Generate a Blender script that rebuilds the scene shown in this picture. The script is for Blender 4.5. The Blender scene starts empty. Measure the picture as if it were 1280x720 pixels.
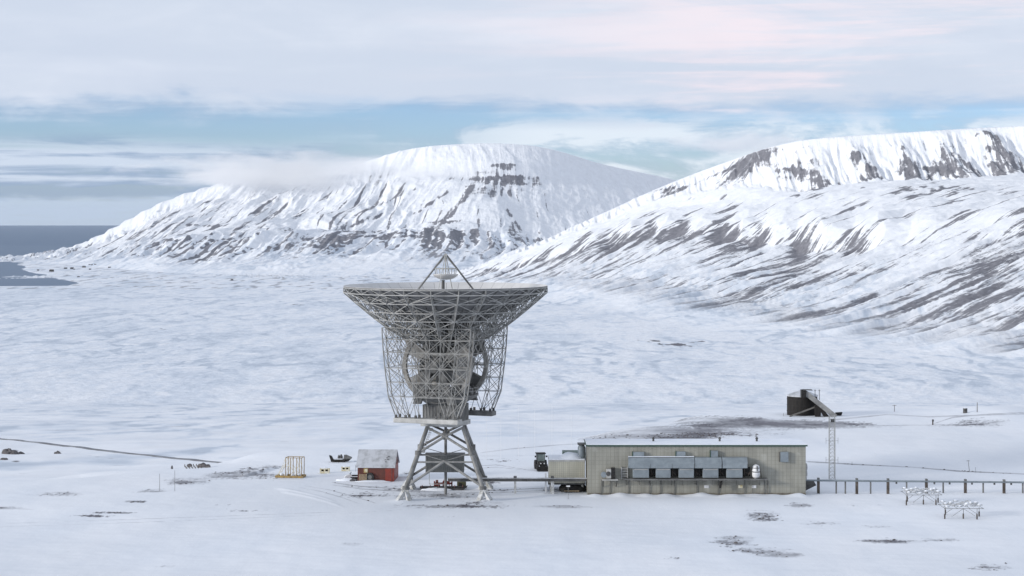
import bpy, math, random
import numpy as np
random.seed(7)
PI = math.pi
HY, CZ, F = 274.0, 43.25, 2400.0          # horizon row, eye height and focal length (px) read off the photograph
S = bpy.context.scene
COL = S.collection

def at(px, py, D):
    return ((px-640)/F*D, D, CZ-(py-HY)/F*D)

# ------------------------------------------------------------------ noise
def _h(ix, iy, seed):
    n = (ix.astype(np.int64)*374761393 + iy.astype(np.int64)*668265263 + seed*974634777) & 0xffffffff
    n = ((n ^ (n >> 13))*1274126177) & 0xffffffff
    n = (n ^ (n >> 16)) & 0xffffffff
    return n
def perlin(x, y, seed=0):
    x = np.asarray(x, float); y = np.asarray(y, float)
    x, y = np.broadcast_arrays(x, y)
    ix = np.floor(x); iy = np.floor(y)
    fx = x-ix; fy = y-iy
    u = fx*fx*fx*(fx*(fx*6-15)+10); v = fy*fy*fy*(fy*(fy*6-15)+10)
    def g(dx, dy):
        a = _h(ix+dx, iy+dy, seed)*(2*PI/4294967296.0)
        return np.cos(a)*(fx-dx)+np.sin(a)*(fy-dy)
    a = g(0, 0); b = g(1, 0); c = g(0, 1); d = g(1, 1)
    return (a+(b-a)*u+(c-a)*v+(a-b-c+d)*u*v)*1.5
def fbm(x, y, seed=0, octv=4, gain=.5):
    r = 0; a = 1; t = 0
    for i in range(octv):
        r = r+a*perlin(x*2.03**i, y*2.03**i, seed+i*17); t += a; a *= gain
    return r/t
def ridged(x, y, seed=0, octv=3, gain=.5):
    r = 0; a = 1; t = 0
    for i in range(octv):
        r = r+a*(1-np.abs(perlin(x*2.03**i, y*2.03**i, seed+i*31))*2); t += a; a *= gain
    return r/t
def sst(a, b, x):
    t = np.clip((x-a)/(b-a), 0, 1); return t*t*(3-2*t)

# ------------------------------------------------------------------ terrain height
EDGE = np.array([(-2600,300),(-600,300),(0,304),(100,310),(200,322),(290,334),(340,345),(400,353),(480,360),(640,368),(740,373),
                 (780,383),(820,393),(860,407),(900,417),(985,426),(1280,431),(1900,445),(4200,460)], float)
def table_surface(px, D, cols, back=.35):
    """cols: list of (px, [(D, py) ... crest first, foot last])  ->  height above sea level sheet"""
    n = len(cols[0][1])
    cp = np.array([c[0] for c in cols], float)
    def soft(v): return sum(w*np.interp(px+o, cp, v) for o, w in ((-34,.15),(-17,.22),(0,.26),(17,.22),(34,.15)))
    KD = [soft([c[1][k][0] for c in cols]) for k in range(n)]
    KZ = [soft([CZ-(c[1][k][1]-HY)/F*c[1][k][0] for c in cols]) for k in range(n)]
    z = KZ[0]-(D-KD[0])*back
    t = np.full(px.shape, 0.0)
    for k in range(n-1):
        m = (D <= KD[k]) & (D > KD[k+1])
        w = (KD[k]-D)/(KD[k]-KD[k+1])
        z = np.where(m, KZ[k]+(KZ[k+1]-KZ[k])*w, z)
        t = np.where(m, k+w, t)
    m = D <= KD[-1]
    z = np.where(m, KZ[-1]-(KD[-1]-D)*.05, z); t = np.where(m, n-1.0, t)
    t = np.where(D > KD[0], -(D-KD[0])/300.0, t)
    return z, t
# knots: crest, top of cliff, foot of cliff, middle, back of bench, front of bench, foot of fluted step, foot of fan
A_COLS = [
 (-60,[(16600,326),(16500,327),(16400,328),(16200,329),(16000,330),(15800,331),(15600,332),(15300,334)]),
 (40, [(16500,318),(16400,319),(16300,320),(16100,321),(15900,322),(15700,323),(15500,326),(14800,330)]),
 (80, [(16400,314),(16330,315),(16250,317),(16000,319),(15700,321),(15500,322),(15100,326),(14300,332)]),
 (130,[(16200,291),(16120,294),(16000,300),(15700,306),(15300,311),(15000,314),(14500,322),(13600,334)]),
 (175,[(16000,264),(15900,268),(15750,277),(15300,290),(14700,301),(14500,304),(13900,320),(12700,338)]),
 (215,[(15900,246),(15800,251),(15600,262),(15000,280),(14300,296),(14000,300),(13500,319),(12200,340)]),
 (250,[(15800,234),(15650,241),(15450,254),(14800,275),(14000,293),(13700,297),(13200,318),(11900,342)]),
 (330,[(15500,219),(15350,226),(15100,243),(14500,268),(13700,292),(13400,296),(12900,317),(11600,345)]),
 (440,[(15200,210),(15050,217),(14800,234),(14200,265),(13500,290),(13100,296),(12700,318),(11400,346)]),
 (480,[(15000,193),(14900,203),(14700,226),(14100,262),(13500,290),(13100,296),(12700,318),(11300,347)]),
 (520,[(14900,183),(14800,195),(14600,220),(14000,258),(13500,289),(13100,296),(12650,319),(11200,348)]),
 (570,[(14800,180),(14600,200),(14420,222),(13950,255),(13450,291),(13150,300),(12600,323),(11100,349)]),
 (625,[(14750,178),(14450,204),(14300,228),(13800,258),(13300,292),(13100,303),(12500,324),(11000,350)]),
 (690,[(14900,184),(14700,204),(14520,228),(14000,262),(13500,290),(13200,300),(12600,322),(11200,348)]),
 (740,[(15100,203),(14950,213),(14800,230),(14300,262),(13800,285),(13400,298),(12800,318),(11500,346)]),
 (800,[(15400,215),(15300,221),(15150,234),(14700,258),(14200,280),(13800,292),(13200,312),(12000,342)]),
 (850,[(15600,226),(15500,231),(15400,241),(15000,262),(14500,282),(14100,292),(13400,312),(12200,342)]),
 (1000,[(16500,262),(16400,265),(16200,272),(15900,280),(15400,290),(15000,300),(14400,315),(13000,340)]),
 (2400,[(16500,270),(16400,274),(16200,280),(15900,288),(15400,296),(15000,304),(14400,318),(13000,340)])]
# knots: crest, foot of cliff, shelf, middle shoulder, break below it, lower slope, low fan, foot
B_COLS = [
 (540,[(11600,346),(11550,347),(11500,347),(11400,348),(11300,349),(11200,349),(11100,350),(10900,351)]),
 (600,[(11000,331),(10900,333),(10800,335),(10700,338),(10600,341),(10500,344),(10300,348),(9900,355)]),
 (650,[(10750,312),(10650,315),(10500,320),(10350,325),(10200,333),(10000,339),(9700,346),(9000,361)]),
 (700,[(10500,291),(10400,296),(10200,302),(10000,309),(9800,322),(9500,334),(9100,347),(8100,370)]),
 (760,[(10300,263),(10200,270),(10000,279),(9750,289),(9500,306),(9100,327),(8600,348),(7300,385)]),
 (820,[(10100,236),(10000,246),(9800,262),(9450,276),(9200,298),(8700,325),(8000,354),(6600,398)]),
 (860,[(10000,219),(9850,236),(9650,256),(9200,274),(8950,296),(8400,326),(7600,361),(6200,407)]),
 (900,[(9850,205),(9650,232),(9400,252),(8900,276),(8650,300),(8050,332),(7200,369),(5900,413)]),
 (960,[(9600,183),(9300,232),(9050,246),(8500,280),(8250,308),(7500,342),(6700,380),(5500,423)]),
 (1000,[(9350,174),(9000,236),(8750,247),(8100,284),(7900,314),(7200,348),(6350,388),(5250,431)]),
 (1100,[(9150,167),(8800,222),(8400,236),(7500,283),(7200,312),(6600,346),(5800,396),(4850,444)]),
 (1200,[(8950,161),(8600,218),(8150,232),(7100,272),(6750,304),(6100,344),(5350,404),(4550,455)]),
 (1280,[(8800,157),(8450,216),(8000,230),(6800,262),(6400,298),(5750,345),(5000,412),(4350,464)]),
 (1400,[(8650,151),(8300,212),(7800,226),(6500,250),(6050,290),(5350,345),(4700,418),(4100,474)]),
 (1700,[(8400,148),(8100,205),(7500,220),(6000,240),(5550,280),(4900,345),(4300,428),(3750,492)]),
 (2400,[(8000,148),(7700,205),(7000,220),(5600,240),(5100,280),(4500,345),(3950,440),(3400,512)])]

def base_slope(D):
    return np.where(D < 3600, -70-.0821*(D-800), -300.0)
def blob(px, py, cx, cy, rx, ry, ang=0.0):
    c, s = math.cos(math.radians(ang)), math.sin(math.radians(ang))
    dx, dy = px-cx, py-cy
    a = (dx*c-dy*s)/rx; b = (dx*s+dy*c)/ry
    return np.exp(-(a*a+b*b))

FLOW = {}
def terrain(x, y, full=True):
    """height and surface masks at map points; y is the distance north of the camera"""
    D = np.maximum(y, 1.0)
    px = 640+x/D*F
    # plateau the station stands on
    edge = np.interp(px, EDGE[:,0], EDGE[:,1])+6*perlin(x/22, y/22, 3)
    near = 0.38*fbm(x/38, y/38, 5, 3)+.12*fbm(x/9, y/5, 9, 3)+.05*ridged(x/7, y/1.8, 11, 2)
    near = near+2.6*np.exp(-((px-150)/190)**2)*sst(300, 250, D)*0
    near = near+1.3*blob(px, D, 1250, 425, 60, 14)+.5*blob(px, D, 860, 372, 120, 20)
    p0 = HY+CZ/D*F
    for (xa, xb, c0, c1, c2) in ((345,420,611,.10,.0016),(352,428,615,.12,.0016),(300,345,596,-.25,0)):
        near = near+.42*np.exp(-((p0-(c0+c1*(px-xa)+c2*(px-xa)**2))/1.0)**2)*sst(xa-4, xa+12, px)*sst(xb+6, xb-12, px)
    flatw = np.maximum.reduce([sst(40, 15, np.hypot(x+10, (y-301))), sst(30, 14, np.abs(x-28))*sst(30, 12, np.abs(y-306)),
                               sst(14, 6, np.hypot(x+22, y-317))])
    near = near*(1-.85*flatw)
    # snow banked against the walls and feet
    bank = (.28+.5*perlin(x/3.1, y/2.0, 13))*np.exp(-((y-299.7)/1.1)**2)*sst(10.5, 13, x)*sst(47, 45, x)
    for fx_, fy_ in ((-16.8,294.6),(-4.0,294.6),(-16.8,307.4),(-4.0,307.4)): bank = bank+.32*np.exp(-(((x-fx_)/1.7)**2+((y-fy_)/1.9)**2))
    near = near+bank
    drift = .9*np.exp(-((y-296.0)/2.2)**2)*sst(11, 22, x)*sst(52, 47, x)*0
    B = base_slope(D)+5*fbm(x/420, y/420, 21, 3)*sst(450, 900, D)*sst(9000, 5000, D)
    B = B+1.2*fbm(x/60, y/60, 22, 3)*sst(450, 900, D)*sst(6000, 3000, D)
    w = sst(0, 1, (D-edge)/185.0)
    B = np.maximum(B, -298.4)
    z = near*(1-w)+B*w+drift
    z = np.where(D > 3600, B, z)
    # coast: the valley floor dips under the sea beyond the delta
    cx = np.interp(D, [9400, 9850, 10300, 11500, 13000, 15000, 16500, 30000], [-.42, -.234, -.227, -.242, -.256, -.258, -.242, -.22])
    coast = x/D-cx-.006*fbm(x/500, y/900, 41, 3)
    land = sst(-.004, .006, coast)
    land = np.where(x/D > -.155, 1.0, land)
    land = np.where(D < 9400, 1.0, land)
    z = np.where(D > 9000, -297.5-6*(1-land)+1.0*fbm(x/300, y/300, 44, 2)*land, z)
    py = HY+(CZ-z)/D*F
    rock = np.zeros_like(z); ice = np.zeros_like(z)
    far = (D > 3300)
    sA = sB = tB = x
    za = zb = np.full(px.shape, -400.0); rA = rB = np.zeros(px.shape)
    if D.max() > 10500:
        za, ta = table_surface(px, D, A_COLS)
        # ---------------- relief of the left mountain: flutes fanning down from the summit
        dA = np.clip((15500-D)/4000, 0, 1.2)
        sA = (x+150)/(1+np.where(x < -150, 1.15, .6)*dA)+45*fbm(x/900, y/900, 51, 2)+10*fbm(x/150, y/200, 50, 2)
        inA = sst(0, .3, ta)*sst(7.2, 5.5, ta)
        leftA = sst(-150, -900, x+.12*(15000-D)); q0 = fbm(x/700, y/900, 49, 2)
        gA = ridged(sA/(330+0*x)+.5*q0, D/1500, 52, 4, .6); fine = ridged(sA/74+q0, D/900, 53, 3)
        ang = (x+170)/np.maximum(14560-D, 60)
        apron = np.exp(-(np.abs(ang+.10)/.30)**3)*sst(60, 900, 14560-D)*sst(2700, 1700, 14560-D)
        step = sst(4.6, 5.1, ta)*sst(6.6, 5.8, ta)
        ampA = 17*inA*(.35+.9*leftA)*(1+.6*sst(.5, 3, ta))
        za = za+ampA*(gA-.45)*2.6+75*apron+inA*6*(fine-.5)+step*30*(ridged(sA/75, D/3000, 54, 2)-.5)
        za = za+16*fbm(x/500, y/500, 55, 3)*inA+7*fbm(x/90, y/90, 56, 3)*inA
        pA = HY+(CZ-za+0*x)/D*F
        cliffA = (sst(.7, 1.05, ta)*sst(2.35, 2.0, ta))
        strat = .5+.5*np.sin(za/9.0+2*fbm(x/500, y/300, 57, 2))
        n1 = fbm(sA/48, D/260, 58, 3)
        n2 = fbm(sA/40, D/1500, 59, 3)
        rA = cliffA*(blob(px, pA, 628, 208, 17, 4)*1.2+blob(px, pA, 624, 224, 46, 6)*1.05+blob(px, pA, 645, 229, 30, 3)*.5+blob(px, pA, 606, 217, 14, 4)*.5)*(.55+.55*strat+.9*n1)
        rA = rA+blob(px, pA, 630, 238, 40, 9)*.33+blob(px, pA, 640, 285, 5, 7)*1.1
        # the dark gully left of the summit and dark flutes lower down
        for (x0, y0, x1, y1, wd, st) in [(592,231,568,262,2.6,.8),(570,262,535,290,4,1.0),(560,240,515,268,1.6,.55),(520,235,445,268,1.6,.45),(600,262,598,300,2.2,.4),
                                         (632,262,660,300,2,.4),(535,278,575,276,1.5,.6),(490,262,415,292,2.2,.5),(430,290,575,291,1.5,.7),(440,297,580,294,1.8,.8),
                                         (330,262,290,292,2.0,.4),(360,255,318,290,1.8,.4),(262,250,200,302,1.7,.35),(285,246,262,276,1.5,.3),(225,262,160,300,2.0,.4),
                                         (585,305,612,330,3,.6),(575,298,598,328,2,.5),(618,300,606,332,2,.45),(380,300,440,296,1.6,.6),(232,281,285,283,1.4,.6)]:
            L = math.hypot(x1-x0, y1-y0); ux, uy = (x1-x0)/L, (y1-y0)/L
            al = (px-x0)*ux+(pA-y0)*uy; ac = (px-x0)*uy-(pA-y0)*ux+2.0*n2*2
            rA = rA+st*1.0*np.exp(-(ac/wd)**2)*sst(-4, 3, al)*sst(L+5, L-3, al)*(.75+1.2*n1)
        stepR = step*(1+.5*sst(360, 300, px)*sst(150, 190, px))*sst(.24, .7, ridged(sA/64, D/2400, 54, 2)+.5*fbm(x/60,y/60,60,2)-.18)
        rA = rA+stepR*(.75*sst(170, 215, px)*sst(330, 250, px)+.55*sst(380, 420, px)*sst(640, 560, px)+.42)
        rA = rA+sst(5.6, 6.3, ta)*sst(7.4, 6.5, ta)*sst(.12, .55, fbm(sA/60, D/500, 61, 4)+.05)*.6
        rA = rA+sst(.12, .5, n2-.02+.35*(fine-.5))*.55*sst(1.2, 3.0, ta)*sst(4.6, 4.0, ta)*sst(640, 560, px)
        rA = rA+sst(.22, .5, n2)*.4*sst(2.0, 3.0, ta)*sst(4.6, 4.0, ta)
        rA = rA+.35*sst(.1,.5,fbm(sA/40, D/120, 62, 4))*sst(3.8, 4.6, ta)
        rA = rA*.9+(.09+.11*leftA)*sst(.8, 1.8, ta)*sst(4.9, 4.2, ta)+.05*apron+.08*step
        rA = np.clip(rA, 0, 1.2)*inA
    if D.max() > 3300 and D.min() < 12200:
        zb, tb = table_surface(px, D, B_COLS)
        # ---------------- relief of the right mountain
        ux, uy = .86, .51
        sB = (-x*uy+y*ux); tB = (x*ux+y*uy)
        sB = sB+55*fbm(tB/700, sB/500, 71, 2)+16*fbm(tB/180, sB/150, 72, 2)
        low = sst(3.2, 4.2, tb)*sst(7.0, 6.2, tb)
        inB = sst(0, .12, tb)*sst(7.0, 5.9, tb)
        up = sst(.0, .25, tb)*sst(1.35, 1.0, tb)
        rib = 1-np.abs(((x/182+.22*fbm(x/300, y/300, 73, 2)+.05*D/300) % 1.0)-.5)*2      # a row of buttresses under the rim
        rib = rib*(.75+.5*perlin(x/400, 3.3, 74))
        zb = zb+up*62*(rib-.42)*sst(930, 1010, px)+up*16*(ridged(x/36, y/260, 75, 2)-.5)
        gl = ridged(sB/135, tB/2300, 76, 2); gf = ridged(sB/52, tB/1300, 77, 2)
        mid = sst(1.6, 2.6, tb)*sst(4.6, 3.6, tb)
        zb = zb+low*(34*(gl-.5)+6.0*(gf-.5))+mid*22*(ridged(sB/210, tB/2600, 78, 2)-.5)
        zb = zb+inB*(22*fbm(x/420, y/420, 79, 3)+7*fbm(x/90, y/90, 80, 3))
        hump = 1-np.abs(((x*.97-y*.2)/205+.35*perlin(x/500, y/500, 81)) % 1.0-.5)*2
        zb = zb+26*sst(2.2, 3.0, tb)*sst(4.5, 3.6, tb)*(hump-.5)*sst(680, 760, px)*sst(1230, 1100, px)
        pB = HY+(CZ-zb)/D*F
        m1 = fbm(sB/24, tB/420, 82, 4, .6); m2 = fbm(sB/30, tB/260, 83, 3)
        lowfreq = fbm(x/420, y/600, 84, 2)
        # facets: dark triangles that widen downhill, each under a buttress
        tf = np.clip(tb, 0, 1.15)
        fac = sst(-.06, .12, rib-(.74-.52*tf)+.42*fbm(x/30, y/120, 85, 3))*sst(.04, .2, tf)*sst(1.3, 1.05, tb)
        fac = fac*(.50+.5*fbm(x/16, y/60, 86, 3))*sst(965, 1020, px)
        left_face = blob(px, pB, 936, 205, 42, 14, 33)*1.35*sst(1.5, 1.1, tb)*(.78+.4*fbm(x/20, y/60, 87, 3))
        cl = (blob(px, pB, 990, 214, 26, 9)+blob(px, pB, 1172, 211, 20, 7)*.95+blob(px, pB, 1018, 232, 12, 17)*.5)*(.35+.5*(.5+.5*np.sin(zb/7.0+3*fbm(x/200,y/200,88,2)))+.9*fbm(x/24, y/50, 89, 3))*1.25
        cap = blob(px, pB, 835, 237, 20, 5, 8)*.95*(.8+.5*m2)+np.exp(-((pB-(262-.415*(px-790)))/2.1)**2)*sst(795, 835, px)*sst(950, 905, px)*.5
        sh = blob(px, pB, 1165, 236, 70, 8)*.7*(.35+1.2*fbm(x/40, y/90, 90, 4))+sst(1.2,1.5,tb)*sst(2.3,1.9,tb)*sst(.15,.5,fbm(x/90,y/200,91,3))*.4
        dens = .16+.17*blob(px, pB, 960, 372, 120, 26, 25)+.13*blob(px, pB, 1200, 345, 130, 42, 28)+.14*blob(px, pB, 720, 320, 60, 16, 20)+.16*lowfreq+.18*blob(px, pB, 1240, 415, 90, 26, 10)
        dens = dens-.34*blob(px, pB, 1060, 322, 60, 15, 25)-.2*blob(px, pB, 860, 405, 60, 18)
        streak = np.clip(.13+.66*dens+.30*sst(.62, .30, gl)+.10*lowfreq, 0, .8)
        midst = sst(.34, .62, .24+.6*fbm(sB/60, tB/600, 92, 4)+.2*(1-hump)+.3*blob(px, pB, 840, 300, 90, 14))*mid*.95
        fluteB = sst(2.8, 3.1, tb)*sst(4.6, 4.1, tb)*sst(.46, .2, hump+.5*m1)*(.45+1.3*m2)*sst(-.3,.25,lowfreq+.3)*sst(690, 740, px)*sst(1180, 1060, px)*.7
        rB = np.clip(fac+left_face+cl+cap+sh, 0, 1)+low*streak+midst*.75+.05*mid+.20*sst(.0,.2,tb)*sst(1.35,1.05,tb)*sst(960,1010,px)+.10*sst(1.2,1.6,tb)+fluteB
        rB = rB*(.8+.35*lowfreq)
        rB = np.clip(rB, 0, 1.15)*sst(-.05, .05, tb)*sst(7.0, 6.4, tb)
    # speckled ground where the fans meet the plain
    zz = z.copy()
    isA = far & (za > zz); zz = np.where(isA, za, zz); rock = np.where(isA, rA, rock)
    isB = far & (zb > zz); zz = np.where(far, np.maximum(zb, zz)+7*np.log1p(np.exp(-np.abs(zb-zz)/7)), zz); rock = np.where(isB, rB, rock)
    pl = ~(isA | isB)
    cl_ = isB & (zb > 0) if D.max() > 3300 else isB
    FLOW['s'] = np.where(isA, sA, np.where(isB, sB, x)); FLOW['t'] = np.where(isA, D*1.0, np.where(isB, tB, y)); FLOW['w'] = np.where(isA | isB, 1.0, 0.0)
    if D.max() > 3300 and D.min() < 12200:
        upw = isB & (tb < 1.25) & (px > 940); FLOW['s'] = np.where(upw, x, FLOW['s']); FLOW['t'] = np.where(upw, y, FLOW['t'])
        FLOW['w'] = np.where(isB, sst(7.0, 5.6, tb), FLOW['w'])
    if D.max() > 10500: FLOW['w'] = np.where(isA, sst(7.0, 5.8, ta), FLOW['w'])
    z = zz
    py = HY+(CZ-z)/D*F
    # ---------------- masks on the flat ground
    lateral = fbm(x/130, y/70, 101, 4)
    if full:
        if D.min() < 470:
            # bare tundra showing on the plateau
            k = pl & (D < 470)
            q = fbm(x/6.5, y/2.2, 103, 5, .65); q2 = fbm(x/16, y/16, 104, 3); q3 = fbm(x/.8, y/1.6, 105, 3, .7)
            b = 0*z
            spots = [(800,548,60,5,1.5),(860,541,110,8,1.7),(930,529,75,7,1.6),(820,540,50,6,1.3),(760,550,30,3,1.6),(890,524,50,5,1.3),(1010,529,80,4,1.3),(1010,531,60,3.5,1.1),(1060,534,80,3,.9),(1230,528,46,6.5,1.35),(1180,532,30,2.5,.7),
                     (1000,632,16,3,1.3),(955,645,26,8,.8),(915,675,26,7,1.15),(955,690,36,5,1.05),(985,695,18,3,.9),(1115,677,40,3,1.0),(1180,675,26,3,.8),(1095,658,24,3,.7),
                     (1030,655,24,4,.6),(1245,709,30,4,.95),(840,697,16,2.5,.55),(1190,638,14,2,.3),(790,651,12,2,.5),(725,634,30,2,.7),(1068,632,26,2,.55),
                     (118,645,30,1.6,.9),(150,641,26,1.6,.9),(170,627,18,2,.9),(90,617,18,3,.9),(60,618,24,3,.7),(12,635,30,2.5,.8),(190,614,22,3,.9),(235,602,28,4,1.05),(280,594,30,4,.9),(310,588,22,4,1.1),
                     (330,594,26,3,.8),(345,583,18,4,.7),(210,708,20,2.5,.7),(440,680,20,3,.75),(400,690,24,5,.45),(520,682,16,2,.55),(270,633,60,3,.45),(310,638,40,2,.4),(480,638,20,2,.5),(560,646,14,2,.4),
                     (300,596,40,4,.55),(335,585,30,5,.5),(360,598,24,3,.5),(425,606,30,5,.5),(475,610,60,6,.6),(450,620,34,4,.8),(520,612,30,5,.9),(555,620,60,4.5,1.45),(610,603,16,5,1.1),(640,598,40,4,.7),(500,596,22,7,.9),(560,633,70,2.5,1.0),(600,628,40,3,.7),(635,613,20,3,.8),(690,617,18,2.5,.85),
                     (720,606,22,9,.5),(640,575,60,3,.7),(640,582,50,2,.5),(445,577,30,2,.9),(480,580,14,9,.5),(395,585,14,4,.6),(700,633,24,1.8,.9)]
            for (cx0, cy0, rx, ry, st) in spots:
                if cy0 > 625 or cx0 < 290: st = st*1.5; ry = ry*1.15; rx = rx*1.15
                b = b+st*blob(px, py, cx0, cy0, rx, ry)
            tund = sst(.26, .80, b*.50+.62*q+.16*q2+.45*q3)*sst(.05, .3, b)*(.62+.6*q2)
            tund = np.maximum(tund, .26*sst(.25, 1.0, b+.8*q+.3*q3))
            tund = np.clip(tund+sst(.36, .62, .02+.45*q+.42*q2+.22*q3)*.5*sst(233, 262, D), 0, 1)
            # tracks and worn lines
            def line(pts, wd, st):
                nonlocal tund
                P = np.array(pts, float)
                yy = np.interp(px, P[:,0], P[:,1])
                m = sst(P[0,0]-6, P[0,0]+4, px)*sst(P[-1,0]+6, P[-1,0]-4, px)
                tund = np.maximum(tund, st*np.exp(-((py-yy)/wd)**2)*m*(.75+.5*q2))
            line([(380,607),(410,612),(440,620),(470,629)], .7, .6); line([(372,609),(400,614),(428,622),(450,630)], .7, .6)
            line([(415,603),(450,608),(500,611),(620,613),(700,609)], .8, .7); line([(415,606),(450,611),(500,614),(620,616),(700,612)], .8, .65)
            line([(560,585),(620,581),(672,589)], .6, .6); line([(560,588),(620,584),(684,590)], .6, .6)
            line([(-10,655),(200,648),(420,640),(560,630)], .7, .38); line([(-10,659),(200,652),(420,643),(565,632)], .7, .38)
            line([(1008,577),(1060,580),(1140,584),(1200,589),(1290,593)], .9, .75)
            line([(1040,525),(1110,518),(1160,521),(1290,517)], 1.2, .6)
            line([(600,566),(640,561),(700,556),(760,553)], .9, .6)
            line([(600,570),(740,569)], .6, .4)
            line([(960,535),(1100,532),(1180,531)], .9, .5)
            line([(1166,530),(1190,522),(1230,518),(1290,515)], .9, .6)
            rock = np.where(k, tund, rock)
        if D.max() >= 470:
            k2 = pl & (D >= 470) & (D < 9300)
            c = 0*z
            for (cx0, cy0, rx, ry, st) in [(845,431,28,3.2,1.6),(815,426,24,2.2,1.2),(870,427,16,1.5,.9),(18,563,20,5,1.3),(8,574,16,5,1.1),(22,578,10,4,1.0),(25,584,14,3,.8),(240,580,24,3,.8),
                                         (372,381,13,1.6,1.0),(155,401,26,1.6,.7),(205,411,9,2,.9),(1190,470,22,1.2,.6),(945,470,22,1,.4),(60,402,60,2,.1)]:
                c = c+st*blob(px, py, cx0, cy0, rx, ry)
            v = fbm(x/26, y/60, 106, 4, .6); v2 = fbm(x/160, y/260, 107, 3)
            r2 = sst(.50, 1.0, c*.62+.9*v+.2*v2)*sst(.1, .4, c)
            def vline(pts, wd, st):
                nonlocal r2
                P = np.array(pts, float); yy = np.interp(px, P[:,0], P[:,1])+1.2*v2
                m = sst(P[0,0]-6, P[0,0]+4, px)*sst(P[-1,0]+6, P[-1,0]-4, px)
                r2 = np.maximum(r2, st*np.exp(-((py-yy)/wd)**2)*m*np.clip(.6+.9*v, 0, 1))
            vline([(-10,539),(60,538),(155,538),(200,534),(290,530)], .9, .45)
            vline([(40,559),(120,571),(215,583)], .7, .4)
            vline([(200,410),(235,420),(270,431)], .9, .3)
            r2 = np.maximum(r2, .26*sst(.25, .55, v+.3*v2))
            rock = np.where(k2, r2, rock)
            k3 = pl & (D >= 9300)
            rock = np.where(k3, .5*sst(.1, .5, fbm(x/60, y/300, 108, 4)+.1), rock)
        # wind-scoured, bluish ice on the valley floor; also darker flats by the delta
        i0 = .45*sst(-.15, .45, fbm(x/260, y/900, 110, 4, .6)+.3*fbm(x/38, y/190, 111, 3))
        i0 = i0+.6*blob(px, py, 180, 430, 330, 70)*(.5+.9*fbm(x/55, y/260, 112, 4, .65))
        i0 = i0+.35*blob(px, py, 20, 370, 160, 12)
        i0 = i0+.75*sst(.45, .85, ridged(x/120+.6*fbm(x/260,y/500,117,2), y/380, 115, 4, .6))*(.35+.9*sst(-.3,.4,fbm(x/600, y/700, 116, 2)))*sst(470, 900, D)
        i0 = i0+.35*fbm(x/22, y/60, 118, 3)
        i0 = i0-.75*sst(.30, .60, fbm(x/110, y/160, 113, 3))*sst(470, 900, D)
        ice = np.clip(np.where(pl & (D > 470), i0, 0), 0, 1)
        ice = np.where(pl & (D <= 470), np.clip(.30+.5*fbm(x/12, y/30, 114, 3), 0, 1)*.5, ice)
        for (msk, tt) in ((isA, ta if D.max() > 10500 else 0*z), (isB, tb if (D.max() > 3300 and D.min() < 12200) else 0*z)):
            ice = np.where(msk, np.clip(i0, 0, 1)*sst(3.6, 6.4, tt), ice)
        wet = np.where(pl & (D > 9000), 1-land, 0)
        ice = np.maximum(ice, wet)
    return z, np.clip(rock, 0, 1), ice

def gz(x, y):
    z, _, _ = terrain(np.array([float(x)]), np.array([float(y)]), False)
    return float(z[0])
def hit(px, py, lo=180.0, hi=9000.0):
    """first ground point along the sight line through a pixel"""
    Ds = np.exp(np.linspace(math.log(lo), math.log(hi), 3000))
    z, _, _ = terrain((px-640)/F*Ds, Ds, False)
    ray = CZ-(py-HY)/F*Ds
    k = np.argmax(ray <= z)
    D = float(Ds[k])
    return ((px-640)/F*D, D, float(z[k]))

# ------------------------------------------------------------------ materials
def mat(name, c1, c2=None, rough=.6, metal=0, scale=1.0, bump=0.0, sel=(.4, .6), detail=4, stretch=(1, 1, 1), spec=.4):
    m = bpy.data.materials.new(name); m.use_nodes = True
    nt = m.node_tree; b = nt.nodes['Principled BSDF']
    b.inputs['Roughness'].default_value = rough; b.inputs['Metallic'].default_value = metal
    b.inputs['Specular IOR Level'].default_value = spec
    b.inputs['Base Color'].default_value = (*c1, 1)
    c2 = c2 or tuple(v*.8 for v in c1)
    tc = nt.nodes.new('ShaderNodeTexCoord'); mp = nt.nodes.new('ShaderNodeMapping'); n = nt.nodes.new('ShaderNodeTexNoise')
    mp.inputs['Scale'].default_value = stretch
    n.inputs['Scale'].default_value = scale; n.inputs['Detail'].default_value = detail; n.inputs['Roughness'].default_value = .6
    r = nt.nodes.new('ShaderNodeValToRGB')
    r.color_ramp.elements[0].position = sel[0]; r.color_ramp.elements[0].color = (*c1, 1)
    r.color_ramp.elements[1].position = sel[1]; r.color_ramp.elements[1].color = (*c2, 1)
    nt.links.new(tc.outputs['Object'], mp.inputs['Vector']); nt.links.new(mp.outputs[0], n.inputs['Vector'])
    nt.links.new(n.outputs['Fac'], r.inputs[0]); nt.links.new(r.outputs[0], b.inputs['Base Color'])
    if bump:
        bp = nt.nodes.new('ShaderNodeBump'); bp.inputs['Strength'].default_value = .6; bp.inputs['Distance'].default_value = bump
        nt.links.new(n.outputs['Fac'], bp.inputs['Height']); nt.links.new(bp.outputs[0], b.inputs['Normal'])
    return m

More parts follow.
